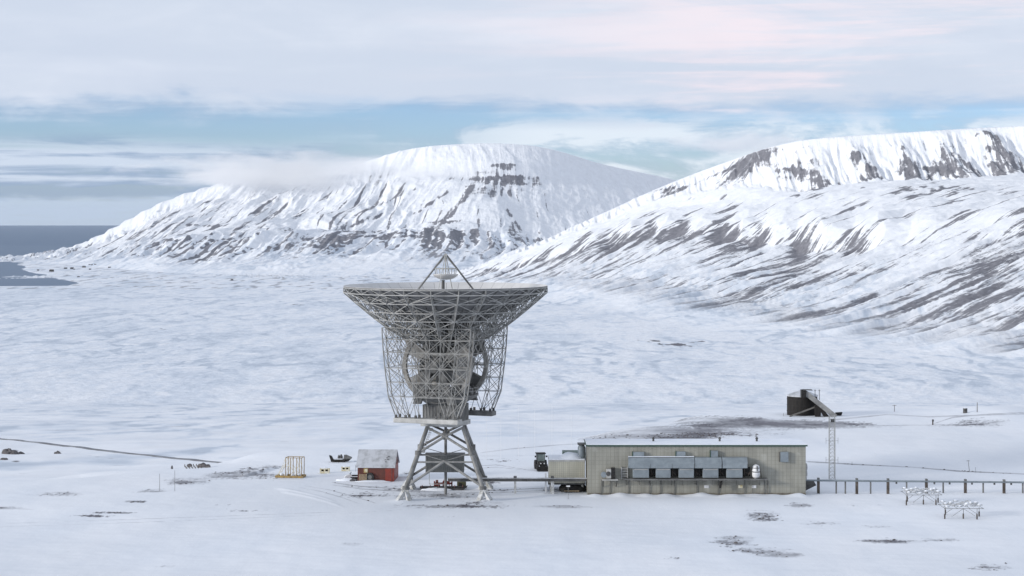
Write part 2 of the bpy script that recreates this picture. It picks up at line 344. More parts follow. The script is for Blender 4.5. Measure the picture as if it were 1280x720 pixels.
def ground_material():
    m = bpy.data.materials.new('snowy_ground'); m.use_nodes = True
    nt = m.node_tree; N = nt.nodes; L = nt.links; b = N['Principled BSDF']
    b.inputs['Roughness'].default_value = .75; b.inputs['Specular IOR Level'].default_value = .2
    ar = N.new('ShaderNodeAttribute'); ar.attribute_name = 'rock'
    ai = N.new('ShaderNodeAttribute'); ai.attribute_name = 'ice'
    g = N.new('ShaderNodeNewGeometry')
    def attr(n_): a = N.new('ShaderNodeAttribute'); a.attribute_name = n_; return a.outputs['Fac']
    def noise(sc, det, stretch=(1,1,1), rough=.6):
        mp = N.new('ShaderNodeMapping'); mp.inputs['Scale'].default_value = stretch
        n = N.new('ShaderNodeTexNoise'); n.inputs['Scale'].default_value = sc; n.inputs['Detail'].default_value = det; n.inputs['Roughness'].default_value = rough
        L.new(g.outputs['Position'], mp.inputs[0]); L.new(mp.outputs[0], n.inputs['Vector']); return n.outputs['Fac']
    def math_(op, a, b_, c=None):
        n = N.new('ShaderNodeMath'); n.operation = op
        for i, v in enumerate((a, b_, c)):
            if v is None: continue
            if isinstance(v, (int, float)): n.inputs[i].default_value = v
            else: L.new(v, n.inputs[i])
        return n.outputs[0]
    def ramp(f, stops):
        r = N.new('ShaderNodeValToRGB'); e = r.color_ramp.elements
        while len(e) < len(stops): e.new(.5)
        for k, (p, c) in enumerate(stops): e[k].position = p; e[k].color = (*c, 1)
        L.new(f, r.inputs[0]); return r.outputs[0]
    def mix(f, a, c):
        n = N.new('ShaderNodeMix'); n.data_type = 'RGBA'
        L.new(f, n.inputs[0]); L.new(a, n.inputs[6]); L.new(c, n.inputs[7]); return n.outputs[2]
    iw = math_('SUBTRACT', 1.0, attr('slope_weight'))
    ib = math_('MULTIPLY', math_('SUBTRACT', noise(.016, 9, (1,.26,1), .72), .5), math_('MULTIPLY', iw, 1.7))
    snow = ramp(math_('ADD', ai.outputs['Fac'], math_('MULTIPLY', ib, math_('ADD', ai.outputs['Fac'], .12))), [(0, (.85,.87,.905)), (.5, (.70,.75,.82)), (1, (.54,.60,.68))])
    dirt = ramp(noise(.02, 5), [(.35, (.93,.93,.93)), (.65, (1,1,1))])
    mm = N.new('ShaderNodeMix'); mm.data_type = 'RGBA'; mm.blend_type = 'MULTIPLY'; mm.inputs[0].default_value = 1
    L.new(snow, mm.inputs[6]); L.new(dirt, mm.inputs[7]); snow = mm.outputs[2]
    rockc = ramp(noise(.05, 6), [(.3, (.085,.084,.10)), (.7, (.195,.192,.215))])
    # break the mask up with grain finer than the mesh: snow caught between stones, streaks along the fall line
    fs, ft, fw = attr('flow_across'), attr('flow_along'), attr('slope_weight')
    def flow(a, b_, det, rough):
        c = N.new('ShaderNodeCombineXYZ'); L.new(math_('MULTIPLY', fs, 1/a), c.inputs[0]); L.new(math_('MULTIPLY', ft, 1/b_), c.inputs[1])
        n = N.new('ShaderNodeTexNoise'); n.inputs['Scale'].default_value = 1; n.inputs['Detail'].default_value = det; n.inputs['Roughness'].default_value = rough; n.inputs['Distortion'].default_value = .25
        L.new(c.outputs[0], n.inputs['Vector']); return n.outputs['Fac']
    f1 = flow(27, 330, 7, .68); f2 = flow(120, 1500, 4, .6); f3 = noise(.017, 8, (.8,.8,2.6), .78)
    fine = noise(.55, 6, (1,.6,1), .7); coarse = noise(.06, 5, (1,1,1.5), .7)
    k = math_('ADD', math_('MULTIPLY', math_('SUBTRACT', fine, .5), .9), math_('MULTIPLY', math_('SUBTRACT', coarse, .5), .9))
    fn = math_('ADD', ar.outputs['Fac'], math_('MULTIPLY', k, math_('MULTIPLY_ADD', ar.outputs['Fac'], .9, .12)))
    ks = math_('ADD', math_('MULTIPLY', math_('SUBTRACT', f1, .5), 4.6), math_('ADD', math_('MULTIPLY', math_('SUBTRACT', f3, .5), 2.2), math_('MULTIPLY', math_('SUBTRACT', f2, .5), 1.3)))
    fs_ = math_('ADD', ar.outputs['Fac'], math_('MULTIPLY', ks, math_('MULTIPLY_ADD', ar.outputs['Fac'], .60, .22)))
    fn = ramp(fn, [(.17, (0,0,0)), (.78, (1,1,1))])
    fs_ = ramp(fs_, [(.34, (0,0,0)), (.54, (.93,.93,.93))])
    f = mix(fw, fn, fs_)
    L.new(mix(f, snow, rockc), b.inputs['Base Color'])
    bp = N.new('ShaderNodeBump'); bp.inputs['Strength'].default_value = .35; bp.inputs['Distance'].default_value = .22
    h = math_('ADD', noise(.25, 4, (1,.35,1)), math_('MULTIPLY', noise(1.6, 4, (1,.5,1)), .25))
    L.new(h, bp.inputs['Height'])
    bp2 = N.new('ShaderNodeBump'); bp2.inputs['Strength'].default_value = .45; bp2.inputs['Distance'].default_value = 13.0
    h2 = math_('ADD', noise(.03, 5), math_('MULTIPLY', f1, math_('MULTIPLY', fw, 1.6)))
    # broad bumps only matter on the slopes far away; close to the station the ground is wind-smoothed
    sx = N.new('ShaderNodeSeparateXYZ'); L.new(g.outputs['Position'], sx.inputs[0])
    farw = N.new('ShaderNodeMapRange'); farw.inputs[1].default_value = 900; farw.inputs[2].default_value = 4000; L.new(sx.outputs['Y'], farw.inputs[0])
    L.new(math_('MULTIPLY', h2, farw.outputs[0]), bp2.inputs['Height'])
    L.new(bp.outputs[0], bp2.inputs['Normal']); L.new(bp2.outputs[0], b.inputs['Normal'])
    return m

def link(o, kind=None):
    COL.objects.link(o)
    if kind: o['kind'] = kind
    return o

def build_terrain():
    u = np.concatenate([-np.geomspace(1.3, .295, 46)[:-1], np.linspace(-.29, .29, 1240), np.geomspace(.295, 1.3, 46)[1:]])
    D = np.concatenate([np.geomspace(25, 222, 40)[:-1], np.geomspace(222, 470, 330)[:-1], np.geomspace(470, 4000, 190)[:-1],
                        np.geomspace(4000, 7000, 360)[:-1], np.geomspace(7000, 10400, 420)[:-1], np.geomspace(10400, 12400, 90)[:-1], np.geomspace(12400, 15700, 360)[:-1], np.geomspace(15700, 19000, 40)])
    nu, nd = len(u), len(D)
    DD, UU = np.meshgrid(D, u, indexing='ij')
    X = (UU*DD).ravel(); Y = DD.ravel()
    Z = np.empty_like(X); R = np.empty_like(X); I = np.empty_like(X); FS = np.empty_like(X); FT = np.empty_like(X); FW = np.empty_like(X)
    cuts = [0]+[int(np.searchsorted(D, v)) for v in (470, 3300, 6000, 8500, 10500, 12200, 15000)]+[nd]
    for a, b in zip(cuts[:-1], cuts[1:]):
        i, j = a*nu, b*nu
        Z[i:j], R[i:j], I[i:j] = terrain(X[i:j], Y[i:j])
        FS[i:j] = FLOW['s']; FT[i:j] = FLOW['t']; FW[i:j] = FLOW['w']
    # close the sheet off: extra rows behind the camera
    co = np.stack([X, Y, Z], 1)
    a = (np.arange(nd-1)[:,None]*nu+np.arange(nu-1)[None,:]).ravel()
    quads = np.stack([a, a+1, a+nu+1, a+nu], 1).astype(np.int32)
    # back apron: a strip from the first row to 400 m behind
    n0 = len(co)
    ap = np.stack([np.linspace(-900, 900, nu), np.full(nu, -400.0), np.zeros(nu)], 1)
    co = np.concatenate([co, ap])
    b = np.arange(nu-1)
    quads = np.concatenate([quads, np.stack([n0+b, n0+b+1, b+1, b], 1).astype(np.int32)])
    FS, FT, FW = [np.concatenate([q, np.zeros(nu)]) for q in (FS, FT, FW)]
    R = np.concatenate([R, np.zeros(nu)]); I = np.concatenate([I, np.zeros(nu)])
    me = bpy.data.meshes.new('ground'); nq = len(quads)
    me.vertices.add(len(co)); me.vertices.foreach_set('co', co.ravel().astype(np.float32))
    me.loops.add(nq*4); me.loops.foreach_set('vertex_index', quads.ravel())
    me.polygons.add(nq); me.polygons.foreach_set('loop_start', np.arange(0, nq*4, 4, dtype=np.int32))
    me.polygons.foreach_set('use_smooth', np.ones(nq, bool))
    for nme, arr in (('rock', R), ('ice', I), ('flow_across', FS), ('flow_along', FT), ('slope_weight', FW)):
        at_ = me.attributes.new(nme, 'FLOAT', 'POINT'); at_.data.foreach_set('value', arr.astype(np.float32))
    me.update(); me.materials.append(ground_material())
    link(bpy.data.objects.new('ground', me), 'structure')

def build_sea():
    m = bpy.data.materials.new('sea_water'); m.use_nodes = True
    nt = m.node_tree; b = nt.nodes['Principled BSDF']
    b.inputs['Base Color'].default_value = (.018,.045,.075,1); b.inputs['Roughness'].default_value = .45; b.inputs['Specular IOR Level'].default_value = .22
    tc = nt.nodes.new('ShaderNodeNewGeometry')
    mp = nt.nodes.new('ShaderNodeMapping'); mp.inputs['Scale'].default_value = (1, .25, 1)
    n = nt.nodes.new('ShaderNodeTexNoise'); n.inputs['Scale'].default_value = .02; n.inputs['Detail'].default_value = 6
    bp = nt.nodes.new('ShaderNodeBump'); bp.inputs['Strength'].default_value = .35; bp.inputs['Distance'].default_value = 6
    # near water coloured lighter for the sky it reflects, broken into random patches
    n2 = nt.nodes.new('ShaderNodeTexNoise'); n2.inputs['Scale'].default_value = .00035; n2.inputs['Detail'].default_value = 5
    mp2 = nt.nodes.new('ShaderNodeMapping'); mp2.inputs['Scale'].default_value = (.6, .45, 1)
    sx = nt.nodes.new('ShaderNodeSeparateXYZ'); mr = nt.nodes.new('ShaderNodeMapRange')
    mr.inputs[1].default_value = 34000; mr.inputs[2].default_value = 13000; mr.inputs[3].default_value = -.25; mr.inputs[4].default_value = .62
    ad = nt.nodes.new('ShaderNodeMath'); ad.operation = 'ADD'
    ad2 = nt.nodes.new('ShaderNodeMath'); ad2.operation = 'MULTIPLY_ADD'; ad2.inputs[1].default_value = .9; ad2.inputs[2].default_value = -.45
    mix = nt.nodes.new('ShaderNodeMix'); mix.data_type = 'RGBA'; mix.clamp_factor = True
    mix.inputs[6].default_value = (.012,.070,.155,1); mix.inputs[7].default_value = (.11,.165,.25,1)
    l = nt.links.new
    l(tc.outputs['Position'], mp.inputs[0]); l(mp.outputs[0], n.inputs['Vector']); l(n.outputs['Fac'], bp.inputs['Height']); l(bp.outputs[0], b.inputs['Normal'])
    l(tc.outputs['Position'], mp2.inputs[0]); l(mp2.outputs[0], n2.inputs['Vector']); l(tc.outputs['Position'], sx.inputs[0]); l(sx.outputs['Y'], mr.inputs[0])
    l(n2.outputs['Fac'], ad2.inputs[0]); l(ad2.outputs[0], ad.inputs[0]); l(mr.outputs[0], ad.inputs[1]); l(ad.outputs[0], mix.inputs[0]); l(mix.outputs[2], b.inputs['Base Color'])
    me = bpy.data.meshes.new('sea'); vs = []; fs = []
    ys = [8000, 12000, 20000, 40000, 70000, 105000]; xs = [-1.4, -.6, -.3, 0, .3, .6, 1.4]
    for y in ys:
        for x in xs: vs.append((x*y, y, -300.0))
    for j in range(len(ys)-1):
        for i in range(len(xs)-1):
            a = j*len(xs)+i; fs.append((a, a+1, a+len(xs)+1, a+len(xs)))
    me.from_pydata(vs, [], fs); me.materials.append(m)
    link(bpy.data.objects.new('sea', me), 'structure')

# ------------------------------------------------------------------ camera, sun, sky
SUN_EL, SUN_AZ = 13.0, -114.0     # degrees; azimuth clockwise from +Y (the viewing direction)
def build_light():
    cam = bpy.data.cameras.new('camera'); co = bpy.data.objects.new('camera', cam); COL.objects.link(co); S.camera = co
    co.location = (0, 0, CZ); co.rotation_euler = (PI/2, 0, 0)
    cam.sensor_width = 36; cam.lens = 36*F/1280; cam.shift_y = -(360-HY)/1280; cam.clip_start = 1; cam.clip_end = 400000
    sl = bpy.data.lights.new('sun', 'SUN'); so = bpy.data.objects.new('sun', sl); COL.objects.link(so)
    sl.energy = 2.3; sl.angle = math.radians(10); sl.color = (1, .95, .89)
    az = math.radians(SUN_AZ); el = math.radians(SUN_EL)
    d = (math.sin(az)*math.cos(el), math.cos(az)*math.cos(el), math.sin(el))     # towards the sun
    from mathutils import Vector
    so.rotation_euler = Vector(d).to_track_quat('Z', 'Y').to_euler(); so.location = (-60, -60, 120)
    w = bpy.data.worlds.new('World'); S.world = w; w.use_nodes = True
    nt = w.node_tree; N = nt.nodes; L = nt.links
    for n in list(N): N.remove(n)
    out = N.new('ShaderNodeOutputWorld'); tc = N.new('ShaderNodeTexCoord')
    sky = N.new('ShaderNodeTexSky'); sky.sky_type = 'NISHITA'; sky.sun_disc = False
    sky.sun_elevation = el; sky.sun_rotation = az; sky.altitude = 400; sky.air_density = 1.0; sky.ozone_density = 1.5; sky.dust_density = .2
    def val(v):
        return v
    def M(op, a, b=None, c=None, clamp=False):
        n = N.new('ShaderNodeMath'); n.operation = op; n.use_clamp = clamp
        for i, v in enumerate((a, b, c)):
            if v is None: continue
            if isinstance(v, (int, float)): n.inputs[i].default_value = v
            else: L.new(v, n.inputs[i])
        return n.outputs[0]
    def SS(x, a, b):
        n = N.new('ShaderNodeMapRange'); n.interpolation_type = 'SMOOTHSTEP'
        n.inputs[1].default_value = a; n.inputs[2].default_value = b
        L.new(x, n.inputs[0]); return n.outputs[0]
    def NO(scale, stretch, det=6, rough=.55, off=(0,0,0), dist=0):
        mp = N.new('ShaderNodeMapping'); mp.inputs['Scale'].default_value = stretch; mp.inputs['Location'].default_value = off
        n = N.new('ShaderNodeTexNoise'); n.inputs['Scale'].default_value = scale; n.inputs['Detail'].default_value = det
        n.inputs['Roughness'].default_value = rough; n.inputs['Distortion'].default_value = dist
        L.new(tc.outputs['Generated'], mp.inputs[0]); L.new(mp.outputs[0], n.inputs['Vector']); return n.outputs['Fac']
    def MIX(f, a, b):
        n = N.new('ShaderNodeMix'); n.data_type = 'RGBA'; n.clamp_factor = True
        if isinstance(f, (int, float)): n.inputs[0].default_value = f
        else: L.new(f, n.inputs[0])
        for k, v in ((6, a), (7, b)):
            if isinstance(v, tuple): n.inputs[k].default_value = (*v, 1)
            else: L.new(v, n.inputs[k])
        return n.outputs[2]
    sep = N.new('ShaderNodeSeparateXYZ'); L.new(tc.outputs['Generated'], sep.inputs[0])
    X, Y, Z = sep.outputs
    big = NO(2.6, (1,1,7), 5, .55, (3.1,0,0), .2); med = NO(6, (1,1,5), 7, .6, (0,1.7,.4), .5); fin = NO(15, (1,1,3.2), 8, .62, (1,0,2), .6); streak = NO(6, (1,1,24), 7, .6, (5,2,0), .5)
    nz = lambda f, a: M('MULTIPLY', M('SUBTRACT', f, .5), a)
    # clear band low in the sky, cloud deck above it
    e1 = M('ADD', Z, M('ADD', nz(big, .022), nz(med, .026)))
    e1 = M('ADD', e1, nz(fin, .016))
    deck = SS(e1, .048, .062)
    # low banks, thick to the left (-X), thin wisps to the right
    left = SS(X, .10, -.22)
    lo = M('MULTIPLY', SS(M('ADD', Z, nz(streak, .016)), .045, .034), left)
    bank = M('MULTIPLY', lo, SS(M('ADD', M('ADD', streak, nz(med, .6)), M('MULTIPLY', left, .14)), .40, .62))
    bank = M('MAXIMUM', bank, M('MULTIPLY', M('MULTIPLY', SS(Z, .030, .012), left), .75))
    wisp = M('MULTIPLY', SS(M('ADD', med, nz(fin, .9)), .38, .62), M('MULTIPLY', SS(Z, .062, .045), SS(M('SUBTRACT', 0.0, X), .14, -.02)))
    cum = M('MULTIPLY', SS(M('ADD', Z, M('MULTIPLY', M('SUBTRACT', fin, .5), .018)), .012, .008), SS(X, -.05, -.16))
    deckc = MIX(SS(M('ADD', big, nz(fin, .35)), .36, .66), (.53,.59,.695), (.635,.68,.77))
    pink = M('MULTIPLY', SS(M('MULTIPLY', M('ADD', M('ADD', streak, big), med), .333), .45, .57), SS(X, -.10, .16))
    deckc = MIX(M('MULTIPLY', pink, .8), deckc, (.80,.70,.745))
    deckc = MIX(M('MULTIPLY', SS(med, .55, .35), .25), deckc, (.50,.56,.68))
    bankc = MIX(SS(M('ADD', streak, nz(fin, .5)), .42, .64), (.25,.34,.49), (.55,.62,.735))
    # low sky blue: Nishita, tinted to the cold blue of the clear band
    bgs = N.new('ShaderNodeBackground'); bgs.inputs[1].default_value = .12
    tint = N.new('ShaderNodeMix'); tint.data_type = 'RGBA'; tint.blend_type = 'MULTIPLY'; tint.inputs[0].default_value = 1
    L.new(sky.outputs[0], tint.inputs[6]); tint.inputs[7].default_value = (.56,.73,1.26,1); L.new(tint.outputs[2], bgs.inputs[0])
    col = MIX(cum, MIX(wisp, bankc, (.72,.77,.83)), (.46,.55,.67))
    deckc = MIX(SS(Z, .115, .30), deckc, (.50,.55,.645))      # unseen sky above the view, darkened to dim and blue the snow
    col = MIX(deck, col, deckc)
    cov = M('MAXIMUM', M('MAXIMUM', deck, M('MULTIPLY', bank, .92)), M('MAXIMUM', M('MULTIPLY', wisp, .8), M('MULTIPLY', cum, .8)))
    bgc = N.new('ShaderNodeBackground'); bgc.inputs[1].default_value = 1.0; L.new(col, bgc.inputs[0])
    ms = N.new('ShaderNodeMixShader'); L.new(cov, ms.inputs[0]); L.new(bgs.outputs[0], ms.inputs[1]); L.new(bgc.outputs[0], ms.inputs[2])
    L.new(ms.outputs[0], out.inputs[0])
    w.cycles.sampling_method = 'MANUAL'; w.cycles.sample_map_resolution = 512
    v = S.view_settings; v.view_transform = 'Standard'; v.look = 'None'; v.exposure = .28; v.gamma = 1; v.use_curve_mapping = False
    S.cycles.volume_step_rate = 1.0; S.cycles.volume_max_steps = 128
    S.render.engine = 'CYCLES'
    c = S.cycles; c.max_bounces = 6; c.diffuse_bounces = 3; c.glossy_bounces = 2; c.transmission_bounces = 2; c.volume_bounces = 4; c.use_denoising = True
    c.caustics_reflective = False; c.caustics_refractive = False
# ------------------------------------------------------------------ mesh helpers
from mathutils import Vector, Matrix
class MB:
    """collects shapes and links them as one mesh object"""
    def __init__(s, yaw=0.0): s.v = []; s.f = []; s.k = []; s.kf = []; s.c, s.s = math.cos(yaw), math.sin(yaw)
    def _a(s, vs, fs):
        n = len(s.v); s.k.append(n); s.kf.append(len(s.f)); s.v += [(x*s.c-y*s.s, x*s.s+y*s.c, z) for x, y, z in vs]; s.f += [tuple(i+n for i in f) for f in fs]; return s
    def box(s, x0, x1, y0, y1, z0, z1, rz=0, about=None):
        vs = [(x, y, z) for z in (z0, z1) for x, y in ((x0,y0),(x1,y0),(x1,y1),(x0,y1))]
        if rz:
            cx, cy = about or ((x0+x1)/2, (y0+y1)/2); c, q = math.cos(rz), math.sin(rz)
            vs = [(cx+(x-cx)*c-(y-cy)*q, cy+(x-cx)*q+(y-cy)*c, z) for x, y, z in vs]
        return s._a(vs, [(0,3,2,1),(4,5,6,7),(0,1,5,4),(1,2,6,5),(2,3,7,6),(3,0,4,7)])
    def tube(s, p, q, r, n=5, r2=None, cap=True):
        p = Vector(p); q = Vector(q); d = q-p
        if d.length < 1e-6: return s
        d.normalize(); a = d.cross(Vector((0,0,1)) if abs(d.z) < .95 else Vector((1,0,0))).normalized(); b = d.cross(a)
        r2 = r if r2 is None else r2; vs = []
        for k in range(n):
            t = 2*PI*(k+.5)/n; o = a*math.cos(t)+b*math.sin(t); vs.append(tuple(p+o*r)); vs.append(tuple(q+o*r2))
        fs = [(2*k, 2*((k+1)%n), 2*((k+1)%n)+1, 2*k+1) for k in range(n)]
        if cap: fs += [tuple(2*k for k in range(n))[::-1], tuple(2*k+1 for k in range(n))]
        return s._a(vs, fs)
    def bar(s, p, q, w, h, up=(0,0,1)):
        p = Vector(p); q = Vector(q); d = (q-p).normalized(); u = Vector(up)
        if abs(d.dot(u)) > .98: u = Vector((0,1,0))
        a = d.cross(u).normalized(); b = a.cross(d).normalized()
        vs = [tuple(e+a*(w/2*i)+b*(h/2*j)) for e in (p, q) for i, j in ((-1,-1),(1,-1),(1,1),(-1,1))]
        return s._a(vs, [(0,1,2,3),(7,6,5,4),(0,4,5,1),(1,5,6,2),(2,6,7,3),(3,7,4,0)])
    def lathe(s, prof, c=(0,0,0), n=24, axis='z', close=True):
        vs = []; m = len(prof)
        for k in range(n):
            t = 2*PI*k/n; co, si = math.cos(t), math.sin(t)
            for r, h in prof:
                if axis == 'z': vs.append((c[0]+r*co, c[1]+r*si, c[2]+h))
                elif axis == 'y': vs.append((c[0]+r*co, c[1]+h, c[2]+r*si))
                else: vs.append((c[0]+h, c[1]+r*co, c[2]+r*si))
        fs = [(k*m+j, ((k+1)%n)*m+j, ((k+1)%n)*m+j+1, k*m+j+1) for k in range(n) for j in range(m-1)]
        if close: fs += [tuple(k*m for k in range(n))[::-1], tuple(k*m+m-1 for k in range(n))]
        return s._a(vs, fs)
    def prism(s, pts, d):
        """extrude polygon pts (3d) by vector d"""
        n = len(pts); vs = [tuple(p) for p in pts]+[tuple(Vector(p)+Vector(d)) for p in pts]
        fs = [tuple(range(n))[::-1], tuple(range(n, 2*n))]+[(k, (k+1)%n, n+(k+1)%n, n+k) for k in range(n)]
        return s._a(vs, fs)
    def lump(s, c, r, seed, n=10, m=7, flat=0.0, rough=.28):
        vs = []; fs = []; rs = np.random.RandomState(seed)
        ph = rs.rand(6)*6.28
        for j in range(m+1):
            t = PI*j/m
            for k in range(n):
                a = 2*PI*k/n
                w = 1+rough*(math.sin(2*a+ph[0])*math.sin(t*2+ph[1])*.5+math.sin(3*a+ph[2]+t*2)*.35+(rs.rand()-.5)*.5)
                vs.append((c[0]+r[0]*w*math.sin(t)*math.cos(a), c[1]+r[1]*w*math.sin(t)*math.sin(a), c[2]+r[2]*w*math.cos(t)))
        for j in range(m):
            for k in range(n):
                fs.append((j*n+k, (j+1)*n+k, (j+1)*n+(k+1)%n, j*n+(k+1)%n))
        return s._a(vs, fs)
    def build_each(s, name, m, parent=None, per=1, smooth=False):
        out = []; k = s.k+[len(s.v)]; kf = s.kf+[len(s.f)]
        for i in range(0, len(s.k), per):
            a, b = k[i], k[min(i+per, len(k)-1)]; fa, fb = kf[i], kf[min(i+per, len(kf)-1)]
            q = MB(0); q.v = s.v[a:b]; q.f = [tuple(w-a for w in f) for f in s.f[fa:fb]]; out.append(q.build(name, m, parent, smooth))
        return out
    def build(s, name, m, parent=None, smooth=False, bevel=0):
        me = bpy.data.meshes.new(name); me.from_pydata(s.v, [], s.f); me.update()
        if smooth:
            me.polygons.foreach_set('use_smooth', [True]*len(me.polygons))
            try: me.set_sharp_from_angle(angle=math.radians(35))
            except Exception: pass
        me.materials.append(m); o = bpy.data.objects.new(name, me); COL.objects.link(o)
        if parent: o.parent = parent
        if bevel:
            b = o.modifiers.new('bevel', 'BEVEL'); b.width = bevel; b.segments = 2; b.limit_method = 'ANGLE'
        return o
def tag(o, label, cat, group=None, kind=None):
    o['label'] = label; o['category'] = cat
    if group: o['group'] = group
    if kind: o['kind'] = kind
    return o
def thing(name, label, cat, loc, rz=0, group=None):
    o = bpy.data.objects.new(name, None); COL.objects.link(o); o.empty_display_size = .5
    o.location = loc; o.rotation_euler = (0, 0, rz)
    return tag(o, label, cat, group)
def copy_tree(o, parent=None):
    c = o.copy(); COL.objects.link(c)
    if parent: c.parent = parent
    for ch in list(o.children): copy_tree(ch, c)
    return c
def flat(px, py, z=None):
    """ground point on the plateau seen at a pixel"""
    D = CZ*F/(py-HY)
    for _ in range(4):
        x = (px-640)/F*D; g = gz(x, D); D = (CZ-g)*F/(py-HY)
    return ((px-640)/F*D, D, g)

G = {}
def make_mats():
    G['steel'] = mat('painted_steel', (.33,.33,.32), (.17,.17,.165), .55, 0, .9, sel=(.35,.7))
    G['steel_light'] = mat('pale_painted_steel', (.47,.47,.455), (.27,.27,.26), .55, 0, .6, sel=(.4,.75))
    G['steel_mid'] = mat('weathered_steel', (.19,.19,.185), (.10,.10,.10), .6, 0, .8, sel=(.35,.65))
    G['steel_dark'] = mat('dark_steel', (.055,.055,.055), (.10,.10,.10), .6, 0, 1.2)
    G['panel'] = mat('reflector_paint', (.60,.595,.59), (.50,.495,.49), .5, 0, .35, sel=(.35,.75))
    G['panel_rib'] = mat('panel_rib_metal', (.20,.20,.195), (.13,.13,.13), .5, 0, .5)
    G['back'] = mat('underside_shade_dark', (.20,.20,.205), (.13,.13,.135), .5, .2, .5, sel=(.35,.7))  # dark tone carries the shade on the dish underside
    G['wheel'] = mat('geared_wheel_paint', (.29,.285,.27), (.15,.14,.13), .55, 0, .7, sel=(.4,.65))
    G['hub'] = mat('hub_paint', (.05,.05,.048), (.03,.03,.03), .6, 0, .8)
    G['leg'] = mat('grey_leg_paint', (.27,.27,.265), (.13,.13,.125), .5, 0, .55, sel=(.38,.66))
    G['concrete'] = mat('frosted_concrete', (.36,.36,.34), (.58,.59,.60), .85, 0, 1.4, bump=.03, sel=(.42,.6))
    G['snow'] = mat('settled_snow', (.82,.85,.90), (.76,.80,.87), .75, 0, .8, bump=.05, spec=.2)
    G['dirty_snow'] = mat('thin_snow_on_roof', (.54,.56,.60), (.27,.28,.29), .8, 0, .7, sel=(.45,.72), stretch=(1,.6,1))
    G['red'] = mat('faded_red_paint', (.19,.062,.046), (.135,.058,.046), .6, 0, 1.6, stretch=(4,4,.6))
    G['bright_red'] = mat('bright_red_paint', (.27,.045,.03), (.20,.04,.03), .5, 0, 2)
    G['yellow'] = mat('yellow_paint', (.38,.25,.075), (.25,.18,.09), .6, 0, 2.5)
    G['pale_yellow'] = mat('snow_dusted_yellow', (.52,.43,.22), (.68,.68,.60), .7, 0, 3)
    G['wood'] = mat('bleached_wood', (.38,.30,.20), (.24,.19,.13), .8, 0, 3, stretch=(1,1,6))
    G['dark_wood'] = mat('tarred_wood', (.010,.009,.009), (.022,.019,.017), .85, 0, 2.5, stretch=(3,3,.4))
    G['rubber'] = mat('black_rubber', (.022,.022,.024), (.035,.035,.036), .75, 0, 4)
    G['glass'] = mat('dark_glass', (.04,.05,.06), (.06,.075,.085), .12, 0, .5, spec=.8)
    G['green'] = mat('green_trim', (.035,.075,.06), (.05,.09,.07), .5, 0, 1)
    G['duct'] = mat('galvanised_duct', (.27,.31,.335), (.19,.22,.245), .45, .2, .9, sel=(.35,.7))
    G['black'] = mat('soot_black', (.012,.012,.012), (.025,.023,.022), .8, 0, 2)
    G['white'] = mat('white_enamel', (.74,.75,.76), (.62,.63,.64), .5, 0, 2)
    G['rockface'] = mat('dark_stone', (.07,.065,.068), (.16,.15,.15), .9, 0, 2, bump=.08)
    G['brown'] = mat('weathered_post', (.045,.037,.032), (.13,.11,.095), .85, 0, 3, stretch=(2,2,.5))
    G['duct_dark'] = mat('container_grey', (.20,.21,.20), (.14,.15,.145), .6, 0, 1.5, stretch=(5,5,.5))
    G['white_rime'] = mat('rimed_metal', (.62,.64,.66), (.36,.37,.38), .6, 0, 3)
    G['clad'] = cladding('beige_cladding', (.30,.295,.255), .60)
    G['clad2'] = cladding('container_cladding', (.50,.485,.40), .33)
